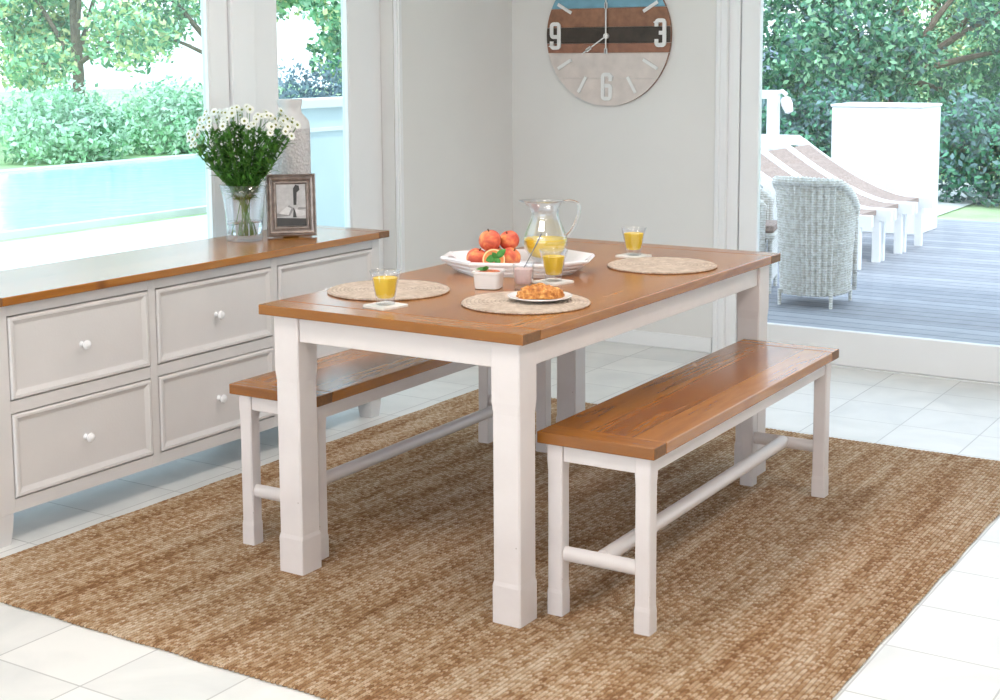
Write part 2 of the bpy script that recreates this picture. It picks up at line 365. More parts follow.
# ------------------------------------------------------------------ table and benches
def leg_bm(s, h, blk=.100, topblk=.30, inset=.0022, ch=.0045):
    bm = bmesh.new()
    rings = []
    for z, ins, c in ((0, 0, .003), (blk, 0, .003), (blk+.012, inset, ch), (h-topblk, inset, ch), (h-topblk+.03, 0, .003), (h, 0, .003)):
        k = s/2-ins; pts = [(-k+c, -k), (k-c, -k), (k, -k+c), (k, k-c), (k-c, k), (-k+c, k), (-k, k-c), (-k, -k+c)]
        rings.append([bm.verts.new((x, y, z)) for x, y in pts])
    for A, B in zip(rings, rings[1:]):
        for i in range(8): bm.faces.new((A[i], A[(i+1) % 8], B[(i+1) % 8], B[i]))
    bm.faces.new(rings[0][::-1]); bm.faces.new(rings[-1])
    return bm
def top_boards(t, w, l, z0, z1, eb, nm, bev=.003):
    """field of long boards with a breadboard end at both short sides; origin at near-left corner"""
    bm = bmesh.new(); box(bm, (0, eb, z0), (w, l-eb, z1), bev); o = obj(nm, bm, WY, t)
    for y0, y1 in ((0, eb-.0008), (l-eb+.0008, l)):
        bm = bmesh.new(); box(bm, (0, y0, z0), (w, y1, z1), bev)
        for f in bm.faces:
            if abs(f.normal.x) > .9: f.material_index = 1
        e = obj('end_board', bm, [WX, EG], o)
def make_table():
    W, L, t, ins, s = .8625, 1.7058, .0283, .029, .0855
    T = thing('dining_table', 'farmhouse dining table with brown timber top and square white legs', 'table', (-W, 0, 0))
    top_boards(T, W, L, H-t, H, .085, 'tabletop')
    for x in (ins+s/2, W-ins-s/2):
        for y in (ins+s/2, L-ins-s/2):
            o = obj('leg', leg_bm(s, H-t-.0005, topblk=.19), LEGW, T, loc=(x, y, .0003))
    zt = H-t-.0006; zb = zt-.072; k = ins+.008; q = ins+s
    for a, b in (((q+.001, k, zb), (W-q-.001, k+.022, zt)), ((q+.001, L-k-.022, zb), (W-q-.001, L-k, zt)),
                 ((k, q+.001, zb), (k+.022, L-q-.001, zt)), ((W-k-.022, q+.001, zb), (W-k, L-q-.001, zt))):
        obj('apron', bx(a, b, .002), WHITE, T)
    return T
make_table()
def make_bench(label):
    w, l, h, t, ins, s = .334, 1.405, .4922, .0311, .0188, .0453
    T = thing('bench', label, 'bench', group='benches along the dining table')
    top_boards(T, w, l, h-t, h, .07, 'seat')
    for x in (ins+s/2, w-ins-s/2):
        for y in (ins+s/2, l-ins-s/2):
            obj('leg', leg_bm(s, h-t-.0005, blk=.060, topblk=.075, inset=.0015, ch=.0035), LEGW, T, loc=(x, y, .0003))
    zt = h-t-.0006; zb = zt-.046; k = ins+.006; q = ins+s
    for a, b in (((q+.001, k, zb), (w-q-.001, k+.018, zt)), ((q+.001, l-k-.018, zb), (w-q-.001, l-k, zt)),
                 ((k, q+.001, zb), (k+.018, l-q-.001, zt)), ((w-k-.018, q+.001, zb), (w-k, l-q-.001, zt))):
        obj('apron', bx(a, b, .002), WHITE, T)
    zc = .165; ym = ins+s/2
    for y in (ym, l-ym):
        bm = bmesh.new(); tube(bm, [(q-.004, y, zc), (w-q+.004, y, zc)], .0195, 12, sx=1.05, sy=.8); obj('end_stretcher', bm, WHITE, T, smooth=True)
    bm = bmesh.new(); tube(bm, [(w/2, ym+.010, zc+.004), (w/2, l-ym-.010, zc+.004)], .021, 10, sx=.95, sy=1.0); obj('long_stretcher', bm, WHITE, T, smooth=True)
    return T
b1 = make_bench('timber topped white bench on the right, in front of the glass door'); b1.location = (-.0412, .1321, 0); b1.rotation_euler.z = math.radians(.86)
def copy_tree(o, parent=None):
    c = o.copy(); C.objects.link(c); c.parent = parent
    for ch in list(o.children): copy_tree(ch, c)
    return c
b2 = copy_tree(b1); b2['label'] = 'timber topped white bench behind the table, beside the drawer cabinet'
b2.location = (-1.0999, .1262, 0); b2.rotation_euler.z = math.radians(.84)

# ------------------------------------------------------------------ cabinet
def cabinet():
    X1, Y1, h, t = -1.6488, 1.6626, .7538, .0266
    X0, Y0 = -2.108, -.30
    T = thing('drawer_cabinet', 'long white drawer cabinet with brown timber top under the window', 'cabinet', (X0, Y0, FZ))
    w, l = X1-X0, Y1-Y0; dz = -FZ
    bm = bmesh.new(); box(bm, (0, .07, h-t+dz), (w, l-.07, h+dz), .003); top = obj('worktop', bm, WY, T)
    for y0, y1 in ((0, .0692), (l-.0692, l)):
        bm = bmesh.new(); box(bm, (0, y0, h-t+dz), (w, y1, h+dz), .003)
        for f in bm.faces:
            if abs(f.normal.x) > .9: f.material_index = 1
        obj('end_board', bm, [WX, EG], top)
    f = w-.031                                      # front plane, local x
    zb = .089+dz; zt = h-t+dz-.0005
    cols = [(-.196, .371), (.403, .980), (1.012, 1.585)]; rows = [(.131, .393), (.432, .690)]
    bm = bmesh.new()
    box(bm, (.01, .03, zb), (f-.022, l-.031, zt), .002)
    ys = [Y0+.03]+[v for c in cols for v in c]+[Y1-.031]
    for i in range(0, len(ys), 2): box(bm, (f-.021, ys[i]-Y0, zb), (f, ys[i+1]-Y0, zt), .0015)
    for a, b in ((zb-dz, rows[0][0]), (rows[0][1], rows[1][0]), (rows[1][1], zt-dz)):
        for c in cols: box(bm, (f-.021, c[0]-Y0, a+dz), (f-.0004, c[1]-Y0, b+dz), .0015)
    obj('body', bm, CABW, T)
    for c0, c1 in cols:
        for r0, r1 in rows:
            g = .0035; y0, y1, z0, z1 = c0-Y0+g, c1-Y0-g, r0+dz+g, r1+dz-g
            bm = bmesh.new(); prev = None
            for d, off in ((0, -.019), (0, .001), (.004, .006), (.012, .006), (.015, .003), (.026, -.003), (.032, -.0035)):
                ring = [bm.verts.new((f+off, y, z)) for y, z in ((y0+d, z0+d), (y1-d, z0+d), (y1-d, z1-d), (y0+d, z1-d))]
                if prev:
                    for i in range(4): bm.faces.new((prev[i], prev[(i+1) % 4], ring[(i+1) % 4], ring[i]))
                else: bm.faces.new(ring[::-1])
                prev = ring
            bm.faces.new(prev)
            dr = obj('drawer', bm, CABW, T)
            bm = bmesh.new(); lathe(bm, [(.010, 0), (.007, .004), (.006, .012), (.012, .017), (.0155, .023), (.0135, .029), (.007, .033), (.002, .034)], 20)
            k = obj('knob', bm, CHINA, dr, smooth=True); k.rotation_euler = (0, PI/2, 0); k.location = (f-.0035, (y0+y1)/2, (z0+z1)/2-.003)
    for y in (.06, l-.067):
        for x in (.045, f-.036):
            bm = bmesh.new(); lathe(bm, [(.038, 0), (.040, .004), (.047, .05), (.050, .085), (.050, zb-.0005)], 4); obj('foot', bm, CABW, T, loc=(x, y, 0), rotz=PI/4)
    return T
cabinet()
CT = .7538

# ------------------------------------------------------------------ clock on the back wall
def clock():
    R, yc = .350, YW
    T = thing('wall_clock', 'round wall clock of painted planks in blue, brown and whitewash', 'clock', (-1.616, YW, 1.547))
    mats = [plain('clock_blue', (.19, .39, .50), .6, .12, 14), plain('clock_brown', (.30, .145, .085), .6, .25, 25),
            plain('clock_dark', (.055, .04, .03), .6, .3, 25), plain('clock_red_brown', (.33, .15, .095), .6, .2, 25),
            plain('clock_whitewash', (.72, .64, .60), .65, .08, 16)]
    rim = plain('clock_edge', (.28, .15, .10), .6, .1, 20)
    bands = [(.139, .35, 0), (.044, .139, 1), (-.036, .044, 2), (-.084, -.036, 3), (-.21, -.084, 4), (-.35, -.21, 4)]
    for a, b, mi in bands:
        a2, b2 = a+.0008, b-.0008
        ts = [a2+(b2-a2)*i/24 for i in range(25)]
        poly = [(math.sqrt(max(0, R*R-z*z)), z) for z in ts]+[(-math.sqrt(max(0, R*R-z*z)), z) for z in ts[::-1]]
        if abs(a) >= R-.002: poly = poly[1:-1]+[(0, a2)]
        if abs(b) >= R-.002: pass
        bm = bmesh.new(); seen = []
        for p in poly:
            if not seen or (Vector(p)-Vector(seen[-1])).length > 1e-4: seen.append(p)
        if (Vector(seen[0])-Vector(seen[-1])).length < 1e-4: seen.pop()
        A = [bm.verts.new((x, -.003, z)) for x, z in seen]; B = [bm.verts.new((x, -.020, z)) for x, z in seen]
        n = len(seen)
        for i in range(n): bm.faces.new((A[i], A[(i+1) % n], B[(i+1) % n], B[i])).material_index = 1
        bm.faces.new(A); bm.faces.new(B[::-1])
        obj('face_plank', bm, [mats[mi], rim], T)
    wh = plain('clock_white', (.85, .84, .83), .5, .02, 20)
    def ribbon(bm, pts, w, y0=-.021, y1=-.027):
        pts = [Vector(p) for p in pts]; n = len(pts); Ls, Rs = [], []
        for i, p in enumerate(pts):
            a = pts[max(0, i-1)]; b = pts[min(n-1, i+1)]; t = (b-a).normalized(); nn = Vector((-t.y, t.x))
            if 0 < i < n-1:
                t1 = (pts[i]-a).normalized(); c = max(.5, Vector((-t1.y, t1.x)).dot(nn)); nn = nn/c
            Ls.append(p+nn*w/2); Rs.append(p-nn*w/2)
        f = [[bm.verts.new((q.x, y, q.y)) for q in S] for S in (Ls, Rs) for y in (y0, y1)]
        for i in range(n-1):
            for a, b in ((0, 1), (1, 3), (3, 2), (2, 0)): bm.faces.new((f[a][i], f[a][i+1], f[b][i+1], f[b][i]))
        for i in (0, n-1): bm.faces.new((f[0][i], f[1][i], f[3][i], f[2][i]))
    def arc(cx, cz, r, a0, a1): return [(cx+r*math.cos(math.radians(a0+(a1-a0)*i/4)), cz+r*math.sin(math.radians(a0+(a1-a0)*i/4))) for i in range(5)]
    w, h, r = .0215, .060, .012                   # half width and half height of the stroke centre line
    G = {'9': [[(-w, -h*.45), (-w, -h+r)]+arc(-w+r, -h+r, r, 180, 270)+arc(w-r, -h+r, r, 270, 360)+arc(w-r, h-r, r, 0, 90)+arc(-w+r, h-r, r, 90, 180)+arc(-w+r, r*.6, r, 180, 270)+[(w*.5, r*.6-r)]],
         '6': [[(w, h*.45), (w, h-r)]+arc(w-r, h-r, r, 0, 90)+arc(-w+r, h-r, r, 90, 180)+arc(-w+r, -h+r, r, 180, 270)+arc(w-r, -h+r, r, 270, 360)+arc(w-r, -r*.6, r, 0, 90)+[(-w*.5, r*.4)]],
         '3': [[(-w, h*.5), (-w, h-r)]+arc(-w+r, h-r, r, 180, 90)+arc(w-r, h-r, r, 90, 0)+arc(w-r, -h+r, r, 0, -90)+arc(-w+r, -h+r, r, 270, 180)+[(-w, -h*.5)],
               [(-w*.35, 0), (w*.95, 0)]],
         '1': [[(0, -h-.007), (0, h+.007)]],
         '2': [[(-w, h*.5), (-w, h-r)]+arc(-w+r, h-r, r, 180, 90)+arc(w-r, h-r, r, 90, 0)+[(w, h*.2), (-w, -h*.55), (-w, -h), (w+.008, -h)]]}
    def digit(ch, x, z):
        bm = bmesh.new()
        for q, s in enumerate(G[ch]): ribbon(bm, [(x+a, z+b) for a, b in s], .0195, -.021-.0004*q, -.027-.0004*q)
        return bm
    obj('numeral_nine', digit('9', -.297, .003), wh, T); obj('numeral_three', digit('3', .297, .012), wh, T); obj('numeral_six', digit('6', 0, -.252), wh, T)
    bm = digit('1', -.032, .262); bm2 = digit('2', .018, .262); me = bpy.data.meshes.new('tmp'); bm2.to_mesh(me); bm.from_mesh(me); bm2.free(); bpy.data.meshes.remove(me)
    obj('numeral_twelve', bm, wh, T)
    for a in (30, 60, 120, 150, 210, 240, 300, 330):
        q = math.radians(a); bm = bmesh.new(); ribbon(bm, [(.235*math.sin(q), .235*math.cos(q)), (.325*math.sin(q), .325*math.cos(q))], .016); obj('hour_mark', bm, wh, T)
    def hand(pts, nm, y0):
        bm = bmesh.new()
        for a, b, w_ in pts: ribbon(bm, [a, b], w_, y0, y0-.003)
        return obj(nm, bm, wh, T)
    hand([((0, -.085), (0, .30), .007), ((0, -.09), (0, -.062), .017), ((0, .135), (0, .165), .016)], 'minute_hand', -.033)
    d = Vector((-.84, -.54)); hand([((0, 0), d*.165, .006), (d*.105, d*.135, .018)], 'hour_hand', -.029)
    bm = bmesh.new(); lathe(bm, [(.013, 0), (.013, .018), (.009, .02)], 20); o = obj('hub', bm, wh, T, smooth=True); o.rotation_euler = (PI/2, 0, 0); o.location = (0, -.0205, 0)
clock()

# ------------------------------------------------------------------ things on the table
MM = mat_mat()
def placemat(x, y, label, r=.178):
    bm = bmesh.new(); sc = lambda a, z: 1+.008*math.sin(a*46)+.004*math.sin(a*5)
    lathe(bm, [(r-.004, 0), (r, .002), (r, .0045), (r-.004, .0065)], 184, facet=sc)
    tag(obj('placemat', bm, MM, loc=(x, y, H+.0005)), label, 'placemat', 'round jute placemats')
placemat(-.684, .366, 'round woven placemat near the left corner of the table, beside a juice glass')
placemat(-.228, .388, 'round woven placemat under the plate with the pastry')
placemat(-.214, 1.214, 'round woven placemat at the far right end of the table', .176)
def coaster(x, y, ang, label):
    bm = bmesh.new(); poly = []
    s = .044
    for k in range(4):
        a = math.radians(45+90*k)
        c = Vector((math.cos(a), math.sin(a)))*s*1.414
        nx = math.radians(45+90*(k+1)); c2 = Vector((math.cos(nx), math.sin(nx)))*s*1.414
        n = ((c+c2)/2).normalized()
        for i in range(8):
            u = i/8; poly.append(tuple(c*(1-u)+c2*u+n*.0035*abs(math.sin(u*PI*3))))
    prism(bm, poly, 0, .006)
    tag(obj('coaster', bm, COAST, loc=(x, y, H+.0005), rotz=math.radians(ang)), label, 'coaster', 'white coasters')
def tumbler(x, y, label, z=H+.007, juice=.071):
    T = thing('juice_glass', label, 'glass', (x, y, z), 0, 'glasses of orange juice')
    fc = lambda a, zz: 1+.035*max(0, (zz-.02)/.075)*math.cos(a*9)
    outer = [(.022, 0), (.025, .001), (.0255, .006), (.0245, .012), (.027, .02), (.032, .045), (.036, .065), (.0405, .085), (.0435, .094)]
    inner = [(.0415, .094), (.0385, .084), (.034, .065), (.030, .045), (.025, .024), (.021, .019), (.004, .018)]
    bm = bmesh.new(); lathe(bm, outer+inner, 54, facet=fc); obj('tumbler', bm, THIN, T, smooth='all')
    prof = [(.004, .0175), (.0215, .0185), (.0255, .0236), (.0305, .045), (.0335, juice), (.0335, juice+.003)]
    bm = bmesh.new(); lathe(bm, [(r-.0008 if r > .01 else r, zz+.0008) for r, zz in prof], 54, facet=fc); obj('juice', bm, JUICE, T, smooth=True)
spots = [(-.532, .148, -12, 'nearest the left corner of the table'), (-.346, .742, -12, 'between the tray and the pastry plate'), (-.395, 1.366, -10, 'at the far end of the table')]
for (x, y, a, w) in spots:
    coaster(x, y, a, 'white square coaster under the juice glass '+w)
    tumbler(x, y, 'tumbler of orange juice on a white coaster '+w)

# tray
def tray():
    T = thing('serving_tray', 'white eight-sided wooden serving tray with cut-out handles', 'tray', (-.578, .912, H+.0005), math.radians(21))
    fl = [(.185, -.058), (.185, .058), (.112, .158), (-.112, .158), (-.185, .058), (-.185, -.058), (-.112, -.158), (.112, -.158)]
    tp = [(.240, -.068), (.240, .068), (.122, .171), (-.122, .171), (-.240, .068), (-.240, -.068), (-.122, -.171), (.122, -.171)]
    hh = .042
    bm = bmesh.new(); prism(bm, fl, 0, .008); obj('base', bm, TRAYM, T)
    def side(bm, i, hole):
        j = (i+1) % 8; a, b = Vector(fl[i]+(0.002,)), Vector(fl[j]+(0.002,)); c, d = Vector(tp[i]+(hh,)), Vector(tp[j]+(hh,))
        nrm = (b-a).cross(c-a).normalized()
        if nrm.z > 0: nrm = -nrm
        if nrm.dot(Vector(((a+b)/2).to_tuple()[:2]+(0,))) < 0: nrm = -nrm
        th = .009
        P = lambda u, v: (a*(1-u)+b*u)*(1-v)+(c*(1-u)+d*u)*v
        if not hole:
            nv = 12; F, K = [], []
            for k in range(nv+1):
                v = k/nv; g = .0022 if k % 4 else -.0018
                F.append([bm.verts.new(P(u, v)+nrm*g) for u in (0, 1)]); K.append([bm.verts.new(P(u, v)-nrm*th) for u in (0, 1)])
            for k in range(nv):
                bm.faces.new((F[k][0], F[k][1], F[k+1][1], F[k+1][0])); bm.faces.new((K[k][0], K[k+1][0], K[k+1][1], K[k][1]))
                for s in (0, 1): bm.faces.new((F[k][s], F[k+1][s], K[k+1][s], K[k][s]))
            bm.faces.new((F[0][0], K[0][0], K[0][1], F[0][1])); bm.faces.new((F[-1][0], F[-1][1], K[-1][1], K[-1][0]))
        else:
            n = 32; O, I = [], []
            for k in range(n):
                an = 2*PI*k/n+PI/4; cx, cy = math.cos(an), math.sin(an); m = max(abs(cx), abs(cy))
                O.append((.5+.5*cx/m, .5+.5*cy/m)); I.append((.5+.34*cx*(abs(cx)+.35)**-.25, .54+.27*cy))
            R = [[bm.verts.new(P(*q)+nrm*o) for q in S] for S, o in ((O, .001), (I, .001), (I, -.006), (O, -.006))]
            for s in range(4):
                A, B = R[s], R[(s+1) % 4]
                for k in range(n): bm.faces.new((A[k], A[(k+1) % n], B[(k+1) % n], B[k]))
    for i in range(8):
        bm = bmesh.new(); side(bm, i, i in (0, 4)); obj('handle_panel' if i in (0, 4) else 'side_wall', bm, TRAYM, T)
tray()
TZ = H+.0005+.0085
# jug
def jug():
    x, y = -.530, 1.005
    T = thing('glass_jug', 'fluted clear glass jug half full of orange juice on the tray', 'jug', (x, y, TZ), math.radians(32))
    def fc(a, z):
        k = 1+.012*math.cos(a*12)*(1 if z < .19 else .3)
        if z > .165: k += max(0, (z-.165)/.045)*.42*max(0, math.cos(a-PI))**6
        return k
    outer = [(.030, 0), (.040, .002), (.041, .009), (.036, .016), (.050, .028), (.066, .05), (.0715, .072), (.068, .095), (.058, .122), (.047, .148), (.042, .165), (.044, .182), (.053, .200), (.062, .2085)]
    inner = [(.060, .210), (.051, .201), (.0415, .183), (.0395, .165), (.0445, .148), (.0555, .122), (.0655, .095), (.069, .072), (.0635, .05), (.047, .0305), (.030, .024), (.004, .023)]
    bm = bmesh.new(); lathe(bm, outer+inner, 72, facet=fc); obj('jug_body', bm, THIN, T, smooth='all')
    pr = [(.004, .0225), (.030, .0235), (.0475, .0303), (.064, .05), (.0695, .072), (.0680, .084), (.0678, .0855)]
    bm = bmesh.new(); lathe(bm, [(r-.0009 if r > .01 else r, z+.001) for r, z in pr], 72, facet=fc); obj('juice', bm, JUICE, T, smooth=True)
    pts = []
    ctrl = [(.054, .204), (.080, .207), (.104, .199), (.110, .176), (.100, .142), (.085, .112), (.0665, .09)]
    for i in range(len(ctrl)-1):
        for k in range(5):
            u = k/5; p0 = ctrl[max(0, i-1)]; p1 = ctrl[i]; p2 = ctrl[i+1]; p3 = ctrl[min(len(ctrl)-1, i+2)]
            pts.append(tuple(.5*(2*p1[c]+(p2[c]-p0[c])*u+(2*p0[c]-5*p1[c]+4*p2[c]-p3[c])*u*u+(3*p1[c]-p0[c]-3*p2[c]+p3[c])*u**3) for c in (0, 1)))
    pts.append(ctrl[-1])
    bm = bmesh.new(); tube(bm, [(a, 0, b) for a, b in pts], .006, 12, sx=.8, sy=1.2); obj('handle', bm, GLASS, T, smooth='all')
jug()

# fruit
def peach_mat():
    m, nt, b = newmat('peach_skin'); L = nt.links
    tc = N(nt, 'ShaderNodeTexCoord'); oi = N(nt, 'ShaderNodeObjectInfo')
    no = N(nt, 'ShaderNodeTexNoise', Scale=26.0, Detail=3.0, Distortion=.6, noise_dimensions='4D'); L.new(tc.outputs['Object'], no.inputs['Vector']); L.new(math_(nt, 'MULTIPLY', oi.outputs['Random'], 30.0), no.inputs['W'])
    r = ramp(nt, [(.32, (.50, .045, .03)), (.5, (.78, .16, .08)), (.62, (.90, .36, .12)), (.75, (.93, .55, .2))]); L.new(no.outputs['Fac'], r.inputs['Fac'])
    L.new(r.outputs['Color'], b.inputs['Base Color']); b.inputs['Roughness'].default_value = .5
    return m
PM = peach_mat(); GREEN = plain('mint_green', (.07, .30, .05), .45, .3, 60); STEMB = plain('fruit_stem', (.12, .06, .03), .7)
RIMP = plain('peach_flesh_rim', (.95, .78, .42), .4); FLESH = plain('peach_flesh', (.86, .27, .09), .4, .25, 45); CORE = plain('peach_core', (.62, .12, .05), .5, .3, 60)
def peach_bm(r, half=False):
    bm = bmesh.new(); nu, nv = 36, 20
    rings = []
    for j in range(1, nv):
        th = PI*j/nv; ring = []
        for i in range(nu):
            a = 2*PI*i/nu
            k = 1-.09*math.exp(-((a-PI)/.22)**2)*math.sin(th)**.5
            zz = math.cos(th); dip = .16*math.exp(-(th/.35)**2)+.05*math.exp(-((PI-th)/.3)**2)*-1
            ring.append(bm.verts.new((r*k*math.sin(th)*math.cos(a), r*k*math.sin(th)*math.sin(a), r*.96*(zz-dip))))
        rings.append(ring)
    t = bm.verts.new((0, 0, r*.96*(1-.19))); bt = bm.verts.new((0, 0, -r*.93))
    for A, B in zip(rings, rings[1:]):
        for i in range(nu): bm.faces.new((A[i], A[(i+1) % nu], B[(i+1) % nu], B[i]))
    for i in range(nu): bm.faces.new((t, rings[0][i], rings[0][(i+1) % nu])); bm.faces.new((bt, rings[-1][(i+1) % nu], rings[-1][i]))
    return bm
pz = TZ
rtv0 = Vector((math.cos(YAW), math.sin(YAW))); dpv0 = Vector((-math.sin(YAW), math.cos(YAW))); PC = Vector((-.628, .842))
def at(sd, dp): v = PC+rtv0*sd+dpv0*dp; return v.x, v.y
pc = [(*at(-.050, .0), .034, 0, 'orange red peach lowest at the left of the pile on the tray', (.3, .2, 1)),
      (*at(.056, .012), .034, 0, 'dark red peach lowest at the right of the pile on the tray', (.5, -.3, 2)),
      (*at(.004, .064), .034, 0, 'peach mostly hidden at the back of the pile on the tray', (.1, .5, .3)),
      (*at(-.008, .020), .0365, .0, 'pink and orange peach topmost on the pile of fruit', (-.1, .1, 3.6)),
      (*at(.053, .057), .033, .0, 'peach on the right just behind the topmost one', (.2, .4, 5.1))]
zs = [.034, .034, .034, .0885, .084]
for (x, y, r, _, lab, rot), z in zip(pc, zs):
    T = thing('peach', lab, 'peach', (x, y, pz+z), 0, 'peaches on the tray'); T.rotation_euler = rot
    obj('fruit', peach_bm(r), PM, T, smooth='all')
    bm = bmesh.new(); tube(bm, [(0, 0, r*.74), (.001, 0, r*.9), (.003, .001, r*1.03)], .0022, 7); obj('stem', bm, STEMB, T, smooth=True)
# cut half, cut face towards the camera
def half_peach():
    T = thing('cut_peach', 'halved peach with its orange flesh facing out, at the front of the pile', 'peach', (*at(.004, -.034), pz+.034), 0, None)
    r = .0375; bm = bmesh.new(); nu, nv = 32, 10; rings = []
    for j in range(nv+1):
        th = PI/2*j/nv; rings.append([bm.verts.new((r*math.cos(th)*math.cos(2*PI*i/nu), r*math.cos(th)*.96*math.sin(2*PI*i/nu), -r*.9*math.sin(th)+.0)) if j < nv else None for i in range(nu)])
    rings.pop()
    for A, B in zip(rings, rings[1:]):
        for i in range(nu): bm.faces.new((A[i], A[(i+1) % nu], B[(i+1) % nu], B[i]))
    bm.faces.new(rings[-1])
    fr = [(.955, 0.0), (.84, .001), (.82, .0008), (.5, .0), (.38, -.006), (.2, -.011)]
    prev = rings[0]
    for k, z in fr:
        ring = [bm.verts.new((r*k*math.cos(2*PI*i/nu), r*.96*k*math.sin(2*PI*i/nu), z)) for i in range(nu)]
        for i in range(nu): bm.faces.new((prev[i], prev[(i+1) % nu], ring[(i+1) % nu], ring[i])).material_index = (0 if k > .94 else 3 if k > .83 else 1 if k > .45 else 2)
        prev = ring
    bm.faces.new(prev).material_index = 2
    o = obj('fruit_half', bm, [PM, FLESH, CORE, RIMP], T, smooth=True)
    d = Vector((.62, -.74, .30)).normalized(); T.rotation_mode = 'QUATERNION'; T.rotation_quaternion = d.to_track_quat('Z', 'Y')
half_peach()
def leaf(bm, o, d, nrm, ln, wd, curl=.2, mi=0, nseg=5):
    o, d, nrm = Vector(o), Vector(d).normalized(), Vector(nrm); s = d.cross(nrm).normalized(); nrm = s.cross(d).normalized(); rows = []
    for i in range(nseg+1):
        u = i/nseg; w = wd*math.sin(PI*min(.985, u*.93+.06))**.8; c = o+d*ln*u-nrm*curl*ln*u*u
        rows.append((bm.verts.new(c-s*w/2+nrm*w*.15), bm.verts.new(c), bm.verts.new(c+s*w/2+nrm*w*.15)))
    for A, B in zip(rows, rows[1:]):
        bm.faces.new((A[0], A[1], B[1], B[0])).material_index = mi; bm.faces.new((A[1], A[2], B[2], B[1])).material_index = mi
def sprig(name, loc, label, leaves, cat='mint'):
    bm = bmesh.new()
    for (d, n, l, w, c) in leaves: leaf(bm, (0, 0, 0), d, n, l, w, c)
    tube(bm, [(0, 0, 0), (.002, .003, .006)], .0012, 6)
    o = obj(name, bm, GREEN, smooth=True); o.location = loc
    m = o.modifiers.new('s', 'SOLIDIFY'); m.thickness = .0006
    return tag(o, label, cat)
sprig('mint_leaves', (at(.012, -.072)[0], at(.012, -.072)[1], pz+.045), 'dark green mint leaves leaning on the halved peach', [((.5, .45, .65), (.4, -.8, .3), .04, .022, .1), ((-.45, -.3, -.1), (.4, -.8, .4), .034, .026, .1), ((.3, -.1, -.5), (.4, -.8, .3), .026, .02, .0), ((-.2, -.3, .5), (.4, -.8, .3), .022, .017, .1)])

# ramekin
def ramekin():
    T = thing('ramekin', 'small white square ramekin of red relish in front of the tray', 'bowl', (-.462, .562, H+.0005), math.radians(17))
    def sq(a, z): return 1/(abs(math.cos(a))**5+abs(math.sin(a))**5)**.2
    bm = bmesh.new(); lathe(bm, [(.034, 0), (.037, .002), (.0395, .03), (.0405, .044), (.043, .0455), (.043, .052), (.0405, .053), (.038, .051), (.0365, .044), (.034, .012), (.004, .01)], 64, facet=sq); obj('dish', bm, CHINA, T, smooth=True)
    m = plain('red_relish', (.66, .18, .07), .4, .5, 120, bump=.9, bscale=160)
    bm = bmesh.new(); lathe(bm, [(.030, .02), (.0355, .044), (.028, .050), (.015, .053), (.003, .054)], 48, facet=lambda a, z: sq(a, z)*(1+.02*math.sin(a*7))); obj('relish', bm, m, T, smooth=True)
ramekin()
sprig('mint_leaves', (-.466, .553, H+.054), 'small mint sprig on top of the relish in the ramekin', [((-.9, -.3, .25), (.1, -.3, 1), .03, .02, .2), ((.2, -.4, .5), (.1, -.5, 1), .02, .015, .1), ((-.3, .5, .35), (0, 0, 1), .022, .016, .1), ((-.6, -.7, .1), (0, 0, 1), .018, .016, .1)], 'mint')
# yoghurt glass and spoon
def yoghurt():
    T = thing('dessert_glass', 'small square glass of pale pink yoghurt beside the ramekin', 'glass', (-.372, .612, H+.0005), math.radians(25))
    sq = lambda a, z: 1/(abs(math.cos(a))**6+abs(math.sin(a))**6)**(1/6)
    bm = bmesh.new(); lathe(bm, [(.024, 0), (.0255, .002), (.0265, .02), (.0285, .05), (.031, .073), (.029, .073), (.0265, .05), (.0245, .02), (.021, .014), (.003, .0125)], 56, facet=sq); obj('glass_cup', bm, THIN, T, smooth=True)
    m = plain('pink_yoghurt', (.82, .62, .60), .4, .12, 60)
    bm = bmesh.new(); lathe(bm, [(.003, .0135), (.0205, .0148), (.0238, .0205), (.0256, .048), (.0262, .058), (.013, .060), (.003, .0605)], 56, facet=sq); obj('yoghurt', bm, m, T, smooth=True)
yoghurt()
STEEL = plain('stainless_steel', (.22, .22, .24), .3, .03, 20, metal=1)
bm = bmesh.new()
p0 = Vector((-.388, .606, H+.030)); p1 = Vector((-.336, .655, H+.160))
n = 14
tube(bm, [p0.lerp(p1, i/n)+Vector((0, 0, -.004*math.sin(PI*i/n))) for i in range(n+1)], [.008, .0095, .008, .005, .003]+[.0026]*4+[.003, .0036, .0042, .0048, .005, .003], 10, sx=.45, sy=1)
tag(obj('teaspoon', bm, STEEL, smooth=True), 'steel teaspoon standing in the glass of pink yoghurt', 'spoon')

